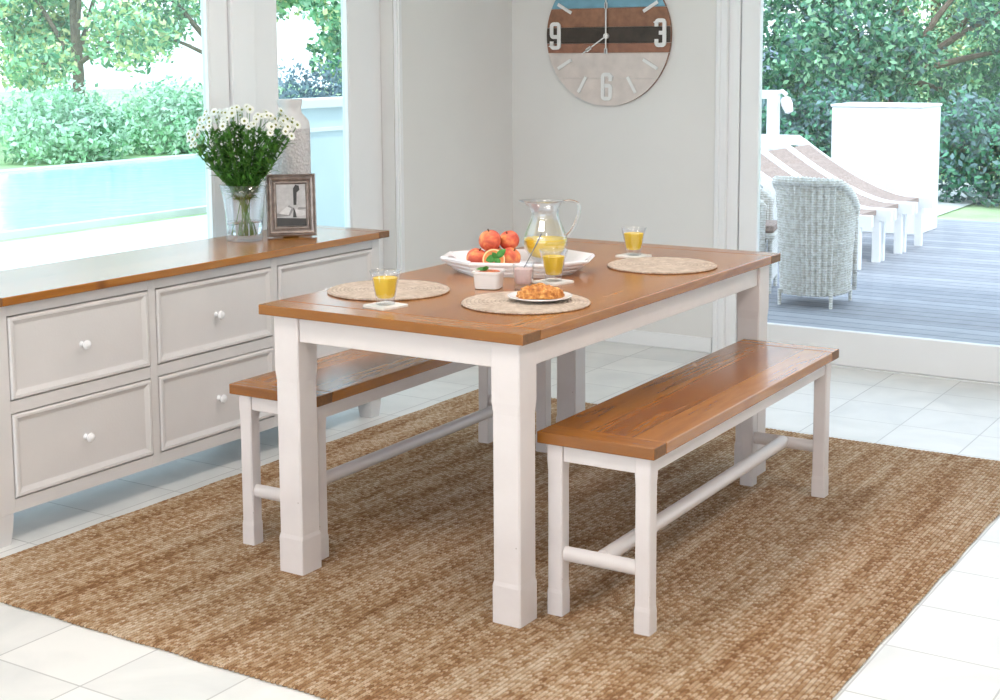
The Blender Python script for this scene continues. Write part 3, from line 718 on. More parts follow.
# plate and pastry
bm = bmesh.new(); lathe(bm, [(.045, 0), (.05, .001), (.06, .004), (.088, .010), (.0905, .0125), (.089, .0135), (.062, .0075), (.045, .0055), (.003, .0055)], 64)
PL = (-.205, .425); PZ = H+.0075
tag(obj('plate', bm, CHINA, smooth=True, loc=(PL[0], PL[1], PZ)), 'round white side plate on the front placemat under a pastry', 'plate')
def pastry():
    bm = bmesh.new(); r = random.Random(3); nu, nv = 72, 22; rings = []
    L_, W_, Hh = .066, .034, .036
    from mathutils import noise
    for j in range(nv+1):
        v = j/nv; ph = v*PI/2; ring = []
        for i in range(nu):
            a = 2*PI*i/nu; k = 1+.06*math.sin(a*5+1)
            x = L_*k*math.cos(a)*math.cos(ph)**.55 if j < nv else 0; y = W_*k*math.sin(a)*math.cos(ph)**.55 if j < nv else 0
            z = Hh*math.sin(ph)**.9*(1-.25*abs(x)/L_)
            nz = noise.noise(Vector((x, y, z))*95)*.0065+noise.noise(Vector((x, y, z))*210)*.004
            f = min(1, z/.006); d = Vector((x, y, z*1.4+.001)).normalized()
            ring.append(bm.verts.new((x+d.x*nz*f, y+d.y*nz*f, z+d.z*nz*f)))
        rings.append(ring)
    for A, B in zip(rings, rings[1:]):
        for i in range(nu): bm.faces.new((A[i], A[(i+1) % nu], B[(i+1) % nu], B[i]))
    bm.faces.new(rings[0][::-1]); bmesh.ops.remove_doubles(bm, verts=bm.verts, dist=.0004)
    m, nt, b = newmat('golden_pastry'); L = nt.links
    tc = N(nt, 'ShaderNodeTexCoord'); no = N(nt, 'ShaderNodeTexNoise', Scale=90.0, Detail=4.0); L.new(tc.outputs['Object'], no.inputs['Vector'])
    rr = ramp(nt, [(.3, (.34, .085, .012)), (.5, (.62, .23, .04)), (.68, (.85, .48, .15))]); L.new(no.outputs['Fac'], rr.inputs['Fac']); L.new(rr.outputs['Color'], b.inputs['Base Color'])
    b.inputs['Roughness'].default_value = .5
    bp = N(nt, 'ShaderNodeBump', Strength=.6, Distance=.003); L.new(no.outputs['Fac'], bp.inputs['Height']); L.new(bp.outputs['Normal'], b.inputs['Normal'])
    T = thing('pastry', 'golden flaky nut-topped pastry on the white plate', 'pastry', (PL[0], PL[1], PZ+.0065), math.radians(33))
    obj('crust', bm, m, T, smooth='all')
    crumb = [bm_ for bm_ in ()]
    bmc = bmesh.new()
    for _ in range(46):
        a = r.uniform(0, 2*PI); q = r.uniform(0, .75); x, y = L_*.85*q*math.cos(a), W_*.85*q*math.sin(a)
        z = Hh*(1-q*q)**.5*(1-.25*abs(x)/L_)+.001; s = r.uniform(.003, .0055)
        mt = Matrix.Translation((x, y, z)) @ Matrix.Rotation(r.uniform(0, 3), 4, Vector((r.random(), r.random(), r.random()+.1)).normalized()) @ Matrix.Diagonal((s*1.3, s, s*.6, 1))
        bmesh.ops.create_icosphere(bmc, subdivisions=1, radius=1, matrix=mt)
    c = obj('nut_topping', bmc, m, T); c['kind'] = 'stuff'
pastry()

# ------------------------------------------------------------------ things on the cabinet
# picture frame
def picture():
    T = thing('picture_frame', 'silver grey framed black and white photograph on the cabinet', 'picture frame', (-1.848, 1.296, CT+.0008))
    d = Vector((CAM.x+1.874, CAM.y-1.31)); T.rotation_euler = (0, 0, math.radians(44))
    w, h, fw = .192, .242, .040
    tilt = math.radians(-9)
    fm = plain('aged_silver_frame', (.34, .285, .26), .34, .25, 35, metal=.55)
    bm = bmesh.new(); prev = None
    steps = [(0, .0), (0, -.016), (.004, -.020), (.009, -.016), (.013, -.022), (.020, -.020), (.027, -.012), (.031, -.016), (.035, -.016), (fw, -.008)]
    for d_, y in steps:
        ring = [bm.verts.new((x, y, z)) for x, z in ((-w/2+d_, d_), (w/2-d_, d_), (w/2-d_, h-d_), (-w/2+d_, h-d_))]
        if prev:
            for i in range(4): bm.faces.new((prev[i], prev[(i+1) % 4], ring[(i+1) % 4], ring[i]))
        else: bm.faces.new(ring)
        prev = ring
    bm.faces.new(prev)
    f = obj('frame', bm, fm, T); f.rotation_euler = (tilt, 0, 0); f.location = (0, 0, .0034)
    greys = {k: plain('photo_'+k, (v, v, v*1.02), .5, .12, 60) for k, v in dict(sky=.55, mid=.30, dark=.05, pale=.68).items()}
    pw, ph = w/2-fw, h-2*fw
    def pic(nm, polys, mt, y):
        bm = bmesh.new()
        for poly in polys:
            A = [bm.verts.new((x, y, z)) for x, z in poly]; B = [bm.verts.new((x, y+.0006, z)) for x, z in poly]; n_ = len(poly)
            for i in range(n_): bm.faces.new((A[i], A[(i+1) % n_], B[(i+1) % n_], B[i]))
            bm.faces.new(A); bm.faces.new(B[::-1])
        o = obj(nm, bm, mt, f); return o
    P = lambda u, v: (-pw+2*pw*u, fw+ph*v)
    pic('photograph', [[P(0, 0), P(1, 0), P(1, 1), P(0, 1)]], greys['sky'], -.0092)
    pic('photograph', [[P(0, 0), P(1, 0), P(1, .17), P(0, .2)]], greys['dark'], -.0098)
    pic('photograph', [[P(0, .22), P(.45, .24), P(.6, .42), P(.42, .50), P(.25, .36), P(0, .3)], [P(.7, .38), P(1, .4), P(1, .44), P(.75, .45)]], greys['mid'], -.0098)
    pic('photograph', [[P(.05, .30), P(.35, .47), P(.5, .42), P(.4, .26)], [P(.6, .22), P(.98, .25), P(.95, .36), P(.65, .4)]], greys['pale'], -.0104)
    pic('photograph', [[P(.58, .5), P(.68, .5), P(.70, .8), P(.80, .86), P(.78, .96), P(.66, .99), P(.58, .9)], [P(.55, .2), P(.68, .2), P(.64, .34), P(.58, .45)]], greys['dark'], -.011)
    bm = bmesh.new(); prism(bm, [(-.03, 0), (.03, 0), (.02, .002), (-.02, .002)], 0, .15)
    s = obj('easel_back', bm, plain('frame_backing', (.05, .045, .04), .8), T); s.location = (0, .0775, .0015); s.rotation_euler = (math.radians(16), 0, 0)
picture()
# tall white vase with beaded body
def white_vase():
    bm = bmesh.new(); prof = [(.055, 0), (.066, .004), (.074, .03), (.0765, .10)]
    VH = .528; k = []
    body = [(.055, 0), (.068, .004), (.076, .02), (.0775, .06), (.0775, .12), (.0775, .30), (.0775, .40), (.0765, .415), (.072, .43), (.060, .445), (.050, .455), (.046, .462), (.045, .475), (.045, .485), (.049, .497), (.050, VH), (.046, VH), (.041, .49), (.041, .46), (.004, .44)]
    body = [(a*1.03, b if b in (0, VH) else b*1.03) for a, b in body]
    lathe(bm, body, 64)
    m, nt, b = newmat('beaded_white_ceramic'); L = nt.links
    tc = N(nt, 'ShaderNodeTexCoord'); vo = N(nt, 'ShaderNodeTexVoronoi', Scale=95.0); L.new(tc.outputs['Object'], vo.inputs['Vector'])
    sp = N(nt, 'ShaderNodeSeparateXYZ'); L.new(tc.outputs['Object'], sp.inputs[0])
    msk = math_(nt, 'LESS_THAN', sp.outputs['Z'], .412)
    hh = math_(nt, 'MULTIPLY', math_(nt, 'SUBTRACT', 1.0, math_(nt, 'MULTIPLY', vo.outputs['Distance'], 1.3)), msk)
    bp = N(nt, 'ShaderNodeBump', Strength=.9, Distance=.004); L.new(hh, bp.inputs['Height']); L.new(bp.outputs['Normal'], b.inputs['Normal'])
    r = ramp(nt, [(.0, (.76, .74, .74)), (.7, (.60, .57, .58))]); L.new(math_(nt, 'MULTIPLY', vo.outputs['Distance'], msk), r.inputs['Fac']); L.new(r.outputs['Color'], b.inputs['Base Color'])
    b.inputs['Roughness'].default_value = .35
    tag(obj('tall_vase', bm, m, smooth=True, loc=(-2.005, 1.482, CT+.0008)), 'tall white ceramic vase with a pebbled body and smooth neck', 'vase')
white_vase()
# glass vase and daisies
FX, FY = -1.945, 1.135
def glass_vase():
    T = thing('glass_vase', 'clear glass vase holding the white daisies on the cabinet', 'vase', (FX, FY, CT+.0008))
    outer = [(.060, 0), (.068, .002), (.069, .012), (.070, .05), (.073, .11), (.080, .17), (.092, .215)]
    inner = [(.090, .215), (.078, .17), (.071, .11), (.068, .05), (.066, .028), (.055, .022), (.003, .021)]
    bm = bmesh.new(); lathe(bm, outer+inner, 64); obj('vase_body', bm, THIN, T, smooth='all')
    bm = bmesh.new(); lathe(bm, [(.003, .0215), (.0545, .0225), (.0655, .0285), (.0674, .05), (.0679, .072), (.003, .0722)], 64)
    w = glass_mat('water', (.94, .98, 1)); w.node_tree.nodes['Principled BSDF'].inputs['IOR'].default_value = 1.33
    obj('water', bm, w, T, smooth='all')
glass_vase()
def bouquet():
    r = random.Random(11)
    T = thing('daisy_bouquet', 'bunch of small white daisies with green stems in the glass vase', 'flowers', (FX, FY, CT+.024))
    stemm = plain('flower_stem', (.10, .24, .04), .5, .3, 30); leafm = plain('daisy_foliage', (.09, .25, .04), .5, .45, 25)
    petal = plain('daisy_petal', (.90, .92, .86), .5, .03, 30); cen = plain('daisy_centre', (.30, .33, .05), .6, .4, 80)
    # one daisy
    bm = bmesh.new()
    for k in range(14):
        a = 2*PI*k/14; d = Vector((math.cos(a), math.sin(a), .18)); leaf(bm, d*.003, d, (0, 0, 1), .0145, .0068, .2, 0, 3)
    lathe(bm, [(.0052, -.002), (.0054, .0016), (.0038, .004), (.001, .0046)], 10, mi=1)
    proto = obj('flower', bm, [petal, cen], T, smooth=True)
    sb, lb = bmesh.new(), bmesh.new(); first = True
    neck = .150
    rtv = Vector((math.cos(YAW), math.sin(YAW), 0)); dpv = Vector((-math.sin(YAW), math.cos(YAW), 0))
    for i in range(99):
        a = r.uniform(-1, 1); bdep = r.uniform(-1, 1)
        q = math.sqrt(a*a+bdep*bdep)
        if q > 1: a /= q; bdep /= q; q = 1
        side = a*.215; dep = bdep*.10
        topz = .432+.085*math.sqrt(max(0, 1-(a*.98)**2))-.05*max(0, -bdep)+r.uniform(-.045, .012)-.03*(a < -.75)-.01
        base = Vector((r.uniform(-.035, .035)-side*.12, r.uniform(-.035, .035), 0.003)); nk = rtv*(side*.13)+dpv*(dep*.15)+Vector((0, 0, neck))
        tip = rtv*side+dpv*dep+Vector((0, 0, topz-.03))
        main = i % 6 == 0
        pts = []
        for k in range(9):
            u = k/8
            p = base.lerp(nk, min(1, u*2.4)) if u < .4167 else nk.lerp(tip, (u-.4167)/.5833)+rtv*side*.03*math.sin((u-.4167)/.5833*PI)
            pts.append(p)
        st = pts if main else pts[4:]
        rb = .0022 if main else .0012
        tube(sb, st, [rb*(1-.5*k/len(st)) for k in range(len(st))], 6)
        for k in range(26 if main else 20):
            u = r.uniform(.46, .90) if r.random() < .85 else r.uniform(.36, .46)
            j = min(7, int(u*8)); p = pts[j].lerp(pts[j+1], u*8-j); an = r.uniform(0, 2*PI)
            d = Vector((math.cos(an), math.sin(an), r.uniform(.2, 1.3))); leaf(lb, p, d, (-math.cos(an)*.6, -math.sin(an)*.6, 1), r.uniform(.02, .05), r.uniform(.008, .017), r.uniform(-.1, .4), 0, 3)
        if first: fl = proto; first = False
        else: fl = proto.copy(); C.objects.link(fl); fl.parent = T
        out = (rtv*side*2.2+dpv*dep*2.5+Vector((0, 0, .22))+Vector((r.uniform(-.1, .1), r.uniform(-.1, .1), 0))-dpv*.38).normalized()
        fl.location = tip; fl.rotation_mode = 'QUATERNION'; fl.rotation_quaternion = out.to_track_quat('Z', 'Y'); s = r.uniform(.62, 1.1); fl.scale = (s, s, s)
    obj('stems', sb, stemm, T, smooth=True); lo = obj('foliage', lb, leafm, T); lo['kind'] = 'stuff'
bouquet()

# ------------------------------------------------------------------ outside: behind the door
DZ = -.12
def deck_mat():
    m, nt, b = newmat('grey_deck_boards'); L = nt.links
    tc = N(nt, 'ShaderNodeTexCoord'); sp = N(nt, 'ShaderNodeSeparateXYZ'); L.new(tc.outputs['Object'], sp.inputs[0])
    q = math_(nt, 'DIVIDE', sp.outputs['Y'], .14); fr = math_(nt, 'FRACT', q)
    gap = math_(nt, 'GREATER_THAN', math_(nt, 'ABSOLUTE', math_(nt, 'SUBTRACT', fr, .5)), .465)
    wn = N(nt, 'ShaderNodeTexWhiteNoise', noise_dimensions='1D'); L.new(math_(nt, 'FLOOR', q), wn.inputs['W'])
    no = N(nt, 'ShaderNodeTexNoise', Scale=8.0, Detail=4.0); L.new(tc.outputs['Object'], no.inputs['Vector'])
    f = math_(nt, 'ADD', math_(nt, 'MULTIPLY', wn.outputs['Value'], .4), math_(nt, 'MULTIPLY', no.outputs['Fac'], .6))
    r = ramp(nt, [(.2, (.26, .27, .30)), (.8, (.40, .41, .45))]); L.new(f, r.inputs['Fac'])
    L.new(mixc(nt, gap, r.outputs['Color'], (.08, .08, .09)), b.inputs['Base Color']); b.inputs['Roughness'].default_value = .7
    return m
struct(obj('floor_deck', bx((-4.0, YW+.11, DZ-.08), (3.6, 10.8, DZ)), deck_mat()))
struct(obj('ceiling_verandah', bx((-4.0, YW+.115, 2.5), (3.6, 5.2, 2.6)), CEIL))
def wicker_mat(name, c0, c1):
    m, nt, b = newmat(name); L = nt.links
    tc = N(nt, 'ShaderNodeTexCoord'); no = N(nt, 'ShaderNodeTexNoise', Scale=40.0, Detail=3.0); L.new(tc.outputs['Object'], no.inputs['Vector'])
    sp = N(nt, 'ShaderNodeSeparateXYZ'); L.new(tc.outputs['Object'], sp.inputs[0])
    wv = math_(nt, 'SINE', math_(nt, 'MULTIPLY', sp.outputs['Z'], 2*PI/.016))
    f = math_(nt, 'MULTIPLY_ADD', wv, .10, no.outputs['Fac'])
    r = ramp(nt, [(.35, c0), (.62, c1)]); L.new(f, r.inputs['Fac']); L.new(r.outputs['Color'], b.inputs['Base Color']); b.inputs['Roughness'].default_value = .6
    bp = N(nt, 'ShaderNodeBump', Strength=.5, Distance=.004); L.new(wv, bp.inputs['Height']); L.new(bp.outputs['Normal'], b.inputs['Normal'])
    return m
WICK = wicker_mat('white_wicker', (.66, .62, .55), (.90, .88, .84))
CUSH = plain('speckled_cushion', (.36, .27, .23), .8, .35, 60)
def wicker_chair(label, loc, rotz):
    """tub chair of white wicker; local -Y is its back, it faces +Y"""
    T = thing('wicker_chair', label, 'chair', loc, rotz, 'white wicker tub chairs on the deck')
    nu, nv = 240, 44; bm = bmesh.new(); grid = []; inner = []; A0 = math.radians(118)
    def rimz(a):
        k = abs(a)/A0; return .80-.015*min(1, k*2)-.20*max(0, (k-.42)/.58)**1.3
    def pos(a, z, off=0, sd=1):
        u = z/.8; rx = .228+.045*u**1.5; ry = .225+.06*u; e = 2.6
        ca, sa = math.cos(a), math.sin(a); k = (abs(ca)**e+abs(sa)**e)**(-1/e)
        return Vector(((rx+off)*k*sa, -(ry+off)*k*ca+.0, z))
    for i in range(nu+1):
        a = -A0+2*A0*i/nu; col, ci = [], []
        for j in range(nv+1):
            z = .075+(rimz(a)-.075)*j/nv
            st = .0085*math.cos(a/(2*A0)*2*PI*25); wv = .003*math.cos(j*PI)*(-1 if int((a/(2*A0)+1)*50) % 2 else 1)
            off = st+wv+(.004 if abs(z-.40) < .012 else 0)
            col.append(bm.verts.new(pos(a, z, off))); ci.append(bm.verts.new(pos(a, z, -.022+.4*st)))
        grid.append(col); inner.append(ci)
    for i in range(nu):
        for j in range(nv):
            bm.faces.new((grid[i][j], grid[i+1][j], grid[i+1][j+1], grid[i][j+1])); bm.faces.new((inner[i][j], inner[i][j+1], inner[i+1][j+1], inner[i+1][j]))
        bm.faces.new((grid[i][0], inner[i][0], inner[i+1][0], grid[i+1][0])); bm.faces.new((grid[i][nv], grid[i+1][nv], inner[i+1][nv], inner[i][nv]))
    for i in (0, nu):
        for j in range(nv): bm.faces.new((grid[i][j], grid[i][j+1], inner[i][j+1], inner[i][j]))
    obj('back_shell', bm, WICK, T, smooth=True)
    bm = bmesh.new(); pts, rr = [], []
    for i in range(161):
        a = -A0+2*A0*i/160; pts.append(pos(a, rimz(a), .004)); rr.append(.027+.004*math.sin(i*PI*.5))
    e0, e1 = pts[0], pts[-1]
    tube(bm, [Vector((e0.x, e0.y, .08)), Vector((e0.x, e0.y, e0.z-.04))]+pts+[Vector((e1.x, e1.y, e1.z-.04)), Vector((e1.x, e1.y, .08))], [.016, .018]+rr+[.018, .016], 10); obj('braided_rim', bm, WICK, T, smooth='all')
    bm = bmesh.new(); box(bm, (-.2, -.19, .36), (.2, .21, .40), .012); box(bm, (-.195, .17, .08), (.195, .195, .37), .008); obj('seat', bm, WICK, T)
    obj('cushion', bx((-.185, -.175, .402), (.185, .205, .455), .018), CUSH, T, smooth=True)
    for x in (-.195, .195):
        for y in (-.185, .18): obj('leg', (lambda b: (tube(b, [(x, y, .0005), (x, y, .10)], [.013, .015], 8), b)[1])(bmesh.new()), WICK, T, smooth=True)
    T.scale = (.86, 1, 1.0)
    return T
wicker_chair('white wicker tub chair seen from behind through the glass door', (-1.335, 5.745, DZ), 0)
wicker_chair('wicker tub chair half hidden by the door frame, left of the nearest one', (-1.93, 6.03, DZ), math.radians(-75))
# garden loungers further out
WPAINT = plain('white_garden_paint', (.86, .86, .86), .45, .01, 5)
def lounger(label, x, y, s=1.0, rz=0):
    T = thing('garden_lounger', label, 'lounger', (x, y, DZ), rz, 'white framed loungers beyond the wicker chairs')
    prof = []
    for i in range(29):
        u = i/28; px = -.40+u*1.55
        k = min(1, max(0, px/.95)); z = .885-.46*(1-(1-k)**1.5)*1.0-.02*k
        prof.append((px, z))
    for yy in (-.25, .20):
        bm = bmesh.new(); A = []
        for (px, z) in prof: A.append([bm.verts.new(q) for q in ((px, yy, z), (px, yy+.05, z), (px, yy+.05, z-.085), (px, yy, z-.085))])
        for P, Q in zip(A, A[1:]):
            for k in range(4): bm.faces.new((P[k], P[(k+1) % 4], Q[(k+1) % 4], Q[k]))
        bm.faces.new(A[0]); bm.faces.new(A[-1][::-1]); obj('side_rail', bm, WPAINT, T)
        for k in (2, 26): px, z = prof[k]; obj('leg', bx((px-.03, yy+.003, .0005), (px+.03, yy+.047, z-.084), .004), WPAINT, T)
    bm = bmesh.new(); A = []
    for (px, z) in prof[9:27]: A.append([bm.verts.new(q) for q in ((px, -.199, z-.04), (px, .199, z-.04), (px, .199, z-.003), (px, -.199, z-.003))])
    for P, Q in zip(A, A[1:]):
        for k in range(4): bm.faces.new((P[k], P[(k+1) % 4], Q[(k+1) % 4], Q[k]))
    bm.faces.new(A[0]); bm.faces.new(A[-1][::-1]); obj('sling', bm, CUSH, T)
lounger('white garden lounger nearest the door frame, low behind the wicker chairs', -2.60, 7.45)
lounger('white garden lounger in the middle of the row of three', -2.60, 8.0)
lounger('white garden lounger furthest right, beside the white pillar', -2.60, 8.55)
# balustrade post with rail
T = thing('balustrade', 'white balustrade post and top rail at the edge of the deck', 'railing', (-2.93, 9.0, DZ))
obj('post', bx((-.045, -.045, .0005), (.045, .045, 1.26), .004), WPAINT, T)
obj('rail', bx((-1.6, -.035, 1.185), (-.046, .035, 1.26), .004), WPAINT, T)
obj('rail', bx((-1.6, -.035, .55), (-.046, .035, .84), .004), WPAINT, T)
bm = bmesh.new(); lathe(bm, [(.012, 0), (.035, .01), (.05, .08), (.045, .13), (.02, .15)], 20)
l = obj('lamp_fitting', bm, plain('pale_fitting', (.85, .80, .79), .5), T, smooth=True); l.location = (.15, 0, 1.06); l.rotation_euler = (0, math.radians(-18), 0)
bm = bmesh.new(); tube(bm, [(.04, 0, 1.24), (.08, 0, 1.25), (.12, 0, 1.22)], .02, 8); obj('bracket', bm, WPAINT, T, smooth=True)
bm = bmesh.new(); box(bm, (-.40, -.3, 0), (.40, .3, 1.105), .01); box(bm, (-.41, -.31, 1.106), (.41, .31, 1.13), .006)
tag(obj('garden_pillar', bm, WPAINT, loc=(-2.16, 9.75, DZ+.0005)), 'broad white rendered pillar at the far edge of the deck', 'pillar')

# ------------------------------------------------------------------ ground, pool, walls, planting
GZ = -.22
LAWN = plain('pale_lawn', (.42, .58, .30), .9, .25, 1.5, bump=.6, bscale=30)
PAVE = plain('pale_paving', (.74, .75, .74), .7, .05, 2)
struct(obj('ground_lawn', bx((-60, -15, GZ-.3), (20, 60, GZ-.02)), LAWN))
struct(obj('ground_paving', bx((-9.05, -7.2, GZ-.01), (XW-.12, 16, GZ)), PAVE))
def water_mat():
    m, nt, b = newmat('pool_water'); L = nt.links; b.inputs['Base Color'].default_value = (.62, .86, .92, 1); b.inputs['Roughness'].default_value = .12
    tc = N(nt, 'ShaderNodeTexCoord'); no = N(nt, 'ShaderNodeTexNoise', Scale=2.5, Detail=3.0); L.new(tc.outputs['Object'], no.inputs['Vector'])
    bp = N(nt, 'ShaderNodeBump', Strength=.25, Distance=.05); L.new(no.outputs['Fac'], bp.inputs['Height']); L.new(bp.outputs['Normal'], b.inputs['Normal'])
    return m
T = thing('swimming_pool', 'turquoise swimming pool with a pale rim outside the left window', 'pool', (-12.4, 9, GZ-.02))
obj('water', bx((-3.0, -7, 0), (3.0, 7, .045)), water_mat(), T)
bm = bmesh.new(); box(bm, (-3.3, -7.3, 0), (-3.001, 7.3, .07)); box(bm, (3.001, -7.3, 0), (3.09, 7.3, .07)); box(bm, (-3, 7.001, 0), (3, 7.3, .07)); box(bm, (-3, -7.3, 0), (3, -7.001, .07)); obj('pool_rim', bm, PAVE, T)
# garden wall seen through the middle pane
T = thing('garden_wall', 'low pale rendered garden wall with coping, seen through the narrow pane', 'wall', (-5.0, 6.6, GZ+.0005))
CY = plain('pale_aqua_render', (.66, .75, .77), .8, .04, 3)
obj('wall_body', bx((-.08, -1.85, 0), (.08, 2.6, 1.30), .004), CY, T); obj('coping', bx((-.12, -1.87, 1.301), (.12, 2.6, 1.37), .008), WPAINT, T); obj('ledge', bx((.081, -1.85, 1.13), (.10, 2.6, 1.16), .002), WPAINT, T)

LF = [plain('leaf_mint', (.36, .64, .38), .5, .5, 2.2), plain('leaf_yellow_green', (.68, .72, .36), .5, .4, 2.0), plain('leaf_teal', (.10, .30, .17), .5, .5, 2.5), plain('leaf_grey_green', (.13, .22, .22), .55, .4, 3)]
for m in LF: m.node_tree.nodes['Principled BSDF'].inputs['Transmission Weight'].default_value = 0
BARK = plain('bark', (.20, .15, .11), .9, .3, 12, bump=.5)
def plant(name, label, loc, blobs, mats, nleaf, size, seed, trunk=True, cat='tree', group=None, weights=None):
    T = thing(name, label, cat, loc, 0, group)
    g = np.random.default_rng(seed); V, F, MI = [], [], []
    vol = np.array([b[3]*b[4]*b[5] for b in blobs]); vol = vol/vol.sum(); base = 0; Vs, mis = [], []
    for b, f in zip(blobs, vol):
        n = max(10, int(nleaf*f)); d = g.normal(size=(n, 3)); d /= np.linalg.norm(d, axis=1)[:, None]
        rr = g.uniform(.25, 1, n)**.45; c = np.array(b[:3])+d*rr[:, None]*np.array(b[3:6])*(1+.18*np.sin(d[:, :1]*9+d[:, 2:]*7))
        c = c[c[:, 2] > .02]; n = len(c)
        a = g.normal(size=(n, 3)); a /= np.linalg.norm(a, axis=1)[:, None]; w = g.normal(size=(n, 3)); w -= a*(a*w).sum(1)[:, None]; w /= np.linalg.norm(w, axis=1)[:, None]
        nn = np.cross(a, w)
        s = (size*g.uniform(.6, 1.3, n))[:, None]
        q = np.stack([c-a*s*.5, c+w*s*.25+nn*s*.06, c+a*s*.5, c-w*s*.25+nn*s*.06], 1); Vs.append(q.reshape(-1, 3)); mis.append(g.choice(len(mats), n, p=weights))
    P = np.concatenate(Vs); mi = np.concatenate(mis); n = len(mi)
    me = bpy.data.meshes.new('foliage'); me.vertices.add(len(P)); me.vertices.foreach_set('co', P.ravel()); me.loops.add(4*n); me.loops.foreach_set('vertex_index', np.arange(4*n)); me.polygons.add(n); me.polygons.foreach_set('loop_start', np.arange(0, 4*n, 4)); me.polygons.foreach_set('material_index', mi.astype(np.int32)); me.update(calc_edges=True)
    for mt in mats: me.materials.append(mt)
    o = bpy.data.objects.new('foliage', me); C.objects.link(o); o.parent = T; o['kind'] = 'stuff'
    if trunk:
        bm = bmesh.new(); top = max(b[2] for b in blobs)
        tube(bm, [(0, 0, 0), (.05, .03, top*.35), (-.04, .05, top*.7), (.02, 0, top)], [.16, .12, .09, .04], 10)
        for b in blobs: tube(bm, [(-.01, .02, top*.4), ((b[0])*.5, (b[1])*.5, top*.4+(b[2]-top*.4)*.6), (b[0]*.9, b[1]*.9, b[2])], [.06, .045, .02], 7)
        obj('trunk', bm, BARK, T, smooth=True)
    return T
r = random.Random(5)
def crown(n, w, h0, h1):
    return [(r.uniform(-w, w), r.uniform(-w*.7, w*.7), r.uniform(h0, h1), r.uniform(.5, .9)*w*.6, r.uniform(.5, .9)*w*.6, r.uniform(.45, .8)*w*.5) for _ in range(n)]
# behind the door
specs = [(-8.3, 17.0, 1.8, 'dark leafy tree behind the balustrade post', 'teal'), (-4.3, 17.0, 1.8, 'broad green tree behind the white pillar', 'teal'), (-.3, 17.0, 1.8, 'green tree beyond the right end of the deck', 'mint'), (-12.5, 22.5, 2.0, 'pale tree further left beyond the deck', 'mint'), (-5.6, 23.5, 2.2, 'tall pale tree highest behind the deck', 'mint')]
for i, (x, y) in enumerate([(-6.6, 13.6), (-4.3, 13.8), (-2.0, 13.6), (.3, 13.8)]):
    plant('shrub', ['dark green shrub behind the balustrade post', 'dark green shrub behind the pale pillar', 'dark green shrub right of the pale pillar', 'dark green shrub at the far right beyond the deck'][i], (x, y, GZ-.02), [(0, 0, .55, 1.0, .6, .75), (.4, .1, .8, .6, .5, .5), (-.5, .1, .75, .5, .5, .45)], [LF[3], LF[2]], 9000, .09, 180+i, trunk=False, cat='shrub', group='shrubs beyond the deck', weights=[.5, .5])
for i, (x, y, w, lab, kind) in enumerate(specs):
    mats = [LF[2], LF[0], LF[3]] if kind == 'teal' else [LF[0], LF[1], LF[2]]
    plant('garden_tree', lab, (x, y, GZ-.02), crown(12, w, .5, 4.2), mats, 26000, .11, 20+i, group='trees beyond the deck', weights=[.5, .3, .2])
# behind the left windows
T_specs = [(-21.5, 17.5, 2.2, 'light green tree outside the left window pane', 1), (-22.5, 23.0, 2.2, 'mint green tree seen between the two windows', 0), (-14.0, 18.8, 1.9, 'pale tree seen through the narrow window pane', 0), (-20, 28.0, 2.2, 'yellow green tree furthest from the house', 1), (-20.5, 11.5, 2.2, 'light green tree at the near end of the pool', 1), (-15.5, 22.5, 1.6, 'small mint tree beyond the clipped hedge', 0)]
for i, (x, y, w, lab, kd) in enumerate(T_specs):
    plant('garden_tree', lab, (x, y, GZ-.02), crown(8, w, 1.3, 4.0), [LF[0], LF[1], LF[2]], 9000, .17, 60+i, group='trees beyond the pool', weights=[.5, .35, .15] if kd else [.6, .15, .25])
plant('clipped_hedge', 'dark blue-green clipped hedge above the garden wall', (-7.6, 9.6, GZ-.02), [(0, k*.4, .75, .35, .45, .85) for k in range(-4, 5)], [plain('leaf_blue_green', (.17, .25, .30), .5, .4, 3), LF[3]], 26000, .06, 99, trunk=False, cat='hedge', weights=[.8, .2])
for i, (x, y) in enumerate([(-17.0, 13.2), (-17.0, 15.7), (-17.0, 18.2)]):
    plant('shrub', ['rounded shrub beyond the pool, leftmost of three', 'rounded shrub in the middle of the row beyond the pool', 'rounded shrub beyond the pool, rightmost of three'][i], (x, y, GZ-.02), [(0, 0, .5, .9, 1.1, .75), (.2, .3, .45, .6, .8, .6)], [plain('leaf_pale_mint', (.58, .82, .60), .5, .3, 3), LF[0]], 6000, .12, 80+i, trunk=False, cat='shrub', group='shrubs beyond the pool', weights=[.6, .4])
# neighbour's roof
T = thing('garden_house', 'grey-blue roofed house partly hidden by trees beyond the deck', 'house', (-8.35, 25, GZ-.02))
obj('house_wall', bx((-.9, -1, 0), (.9, 2, 1.3)), plain('grey_blue_wall', (.33, .40, .52), .8), T)
bm = bmesh.new(); vs = [bm.verts.new(p) for p in ((-1.1, -1.3, 1.3), (1.1, -1.3, 1.3), (1.1, 2.3, 1.3), (-1.1, 2.3, 1.3), (-1.1, .5, 2.0), (1.1, .5, 2.0))]
for f in ((0, 1, 5, 4), (2, 3, 4, 5), (0, 4, 3), (1, 2, 5), (0, 3, 2, 1)): bm.faces.new([vs[i] for i in f])
obj('roof', bm, plain('slate_roof', (.26, .32, .42), .7, .1, 4), T)

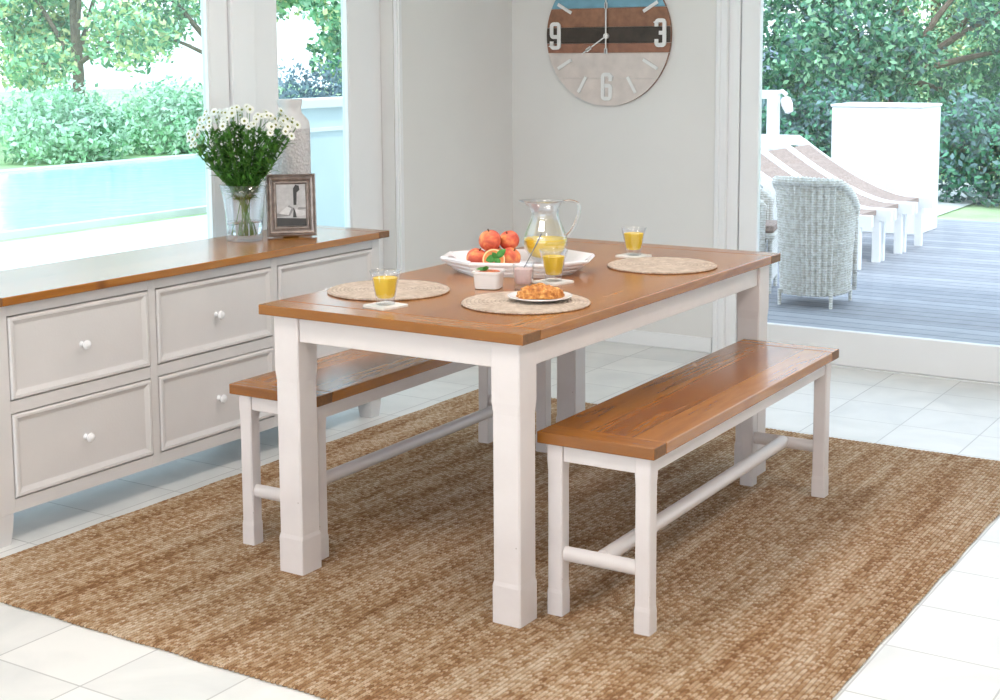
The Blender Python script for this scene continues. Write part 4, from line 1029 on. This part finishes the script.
# ------------------------------------------------------------------ light
emi = bpy.data.materials.new('fill_panel_glow'); emi.use_nodes = True; ne = emi.node_tree; ne.nodes.remove(ne.nodes['Principled BSDF'])  # warm glow for the added fill panels
em = N(ne, 'ShaderNodeEmission', Strength=8.5); em.inputs['Color'].default_value = (1, .89, .81, 1); ne.links.new(em.outputs[0], ne.nodes['Material Output'].inputs[0])
for i, (x, y) in enumerate([(-.4, -3.6), (1.6, -3.6), (-.4, -1.4), (1.6, -1.4), (-.4, .9), (1.6, .9)]):  # unseen panels added under the ceiling to brighten and warm the room
    T = thing('fill_panel', 'flat square fill panel added out of view under the ceiling', 'fill light', (x, y, 2.549), 0, 'added fill panels')
    bm = bmesh.new()
    for a, b in (((-.3, -.3, -.03), (.3, -.27, 0)), ((-.3, .27, -.03), (.3, .3, 0)), ((-.3, -.27, -.03), (-.27, .27, 0)), ((.27, -.27, -.03), (.3, .27, 0))): box(bm, a, b)
    obj('frame', bm, TRIM, T); obj('glow_sheet', bx((-.27, -.27, -.02), (.27, .27, -.005)), emi, T)
w = bpy.data.worlds.new('sky'); bpy.context.scene.world = w; w.use_nodes = True; nt = w.node_tree
bg = nt.nodes['Background']; tc = N(nt, 'ShaderNodeTexCoord'); sp = N(nt, 'ShaderNodeSeparateXYZ'); nt.links.new(tc.outputs['Generated'], sp.inputs[0])
rp = ramp(nt, [(0.0, (.78, .83, .88)), (.5, (.82, .91, 1)), (.62, (.77, .87, 1.0)), (1.0, (.68, .82, 1.0))])
nt.links.new(math_(nt, 'MULTIPLY_ADD', sp.outputs['Z'], .5, .5), rp.inputs['Fac']); nt.links.new(rp.outputs['Color'], bg.inputs['Color']); bg.inputs['Strength'].default_value = 1.15
s = bpy.data.lights.new('sun', 'SUN'); s.energy = .7; s.angle = math.radians(4); s.color = (1, .97, .92)
so = bpy.data.objects.new('sun', s); C.objects.link(so); so.rotation_euler = (math.radians(28), math.radians(22), 0)
vs = bpy.context.scene.view_settings; vs.view_transform = 'Standard'; vs.look = 'None'; vs.gamma = 1; vs.use_curve_mapping = False; vs.exposure = 1.28
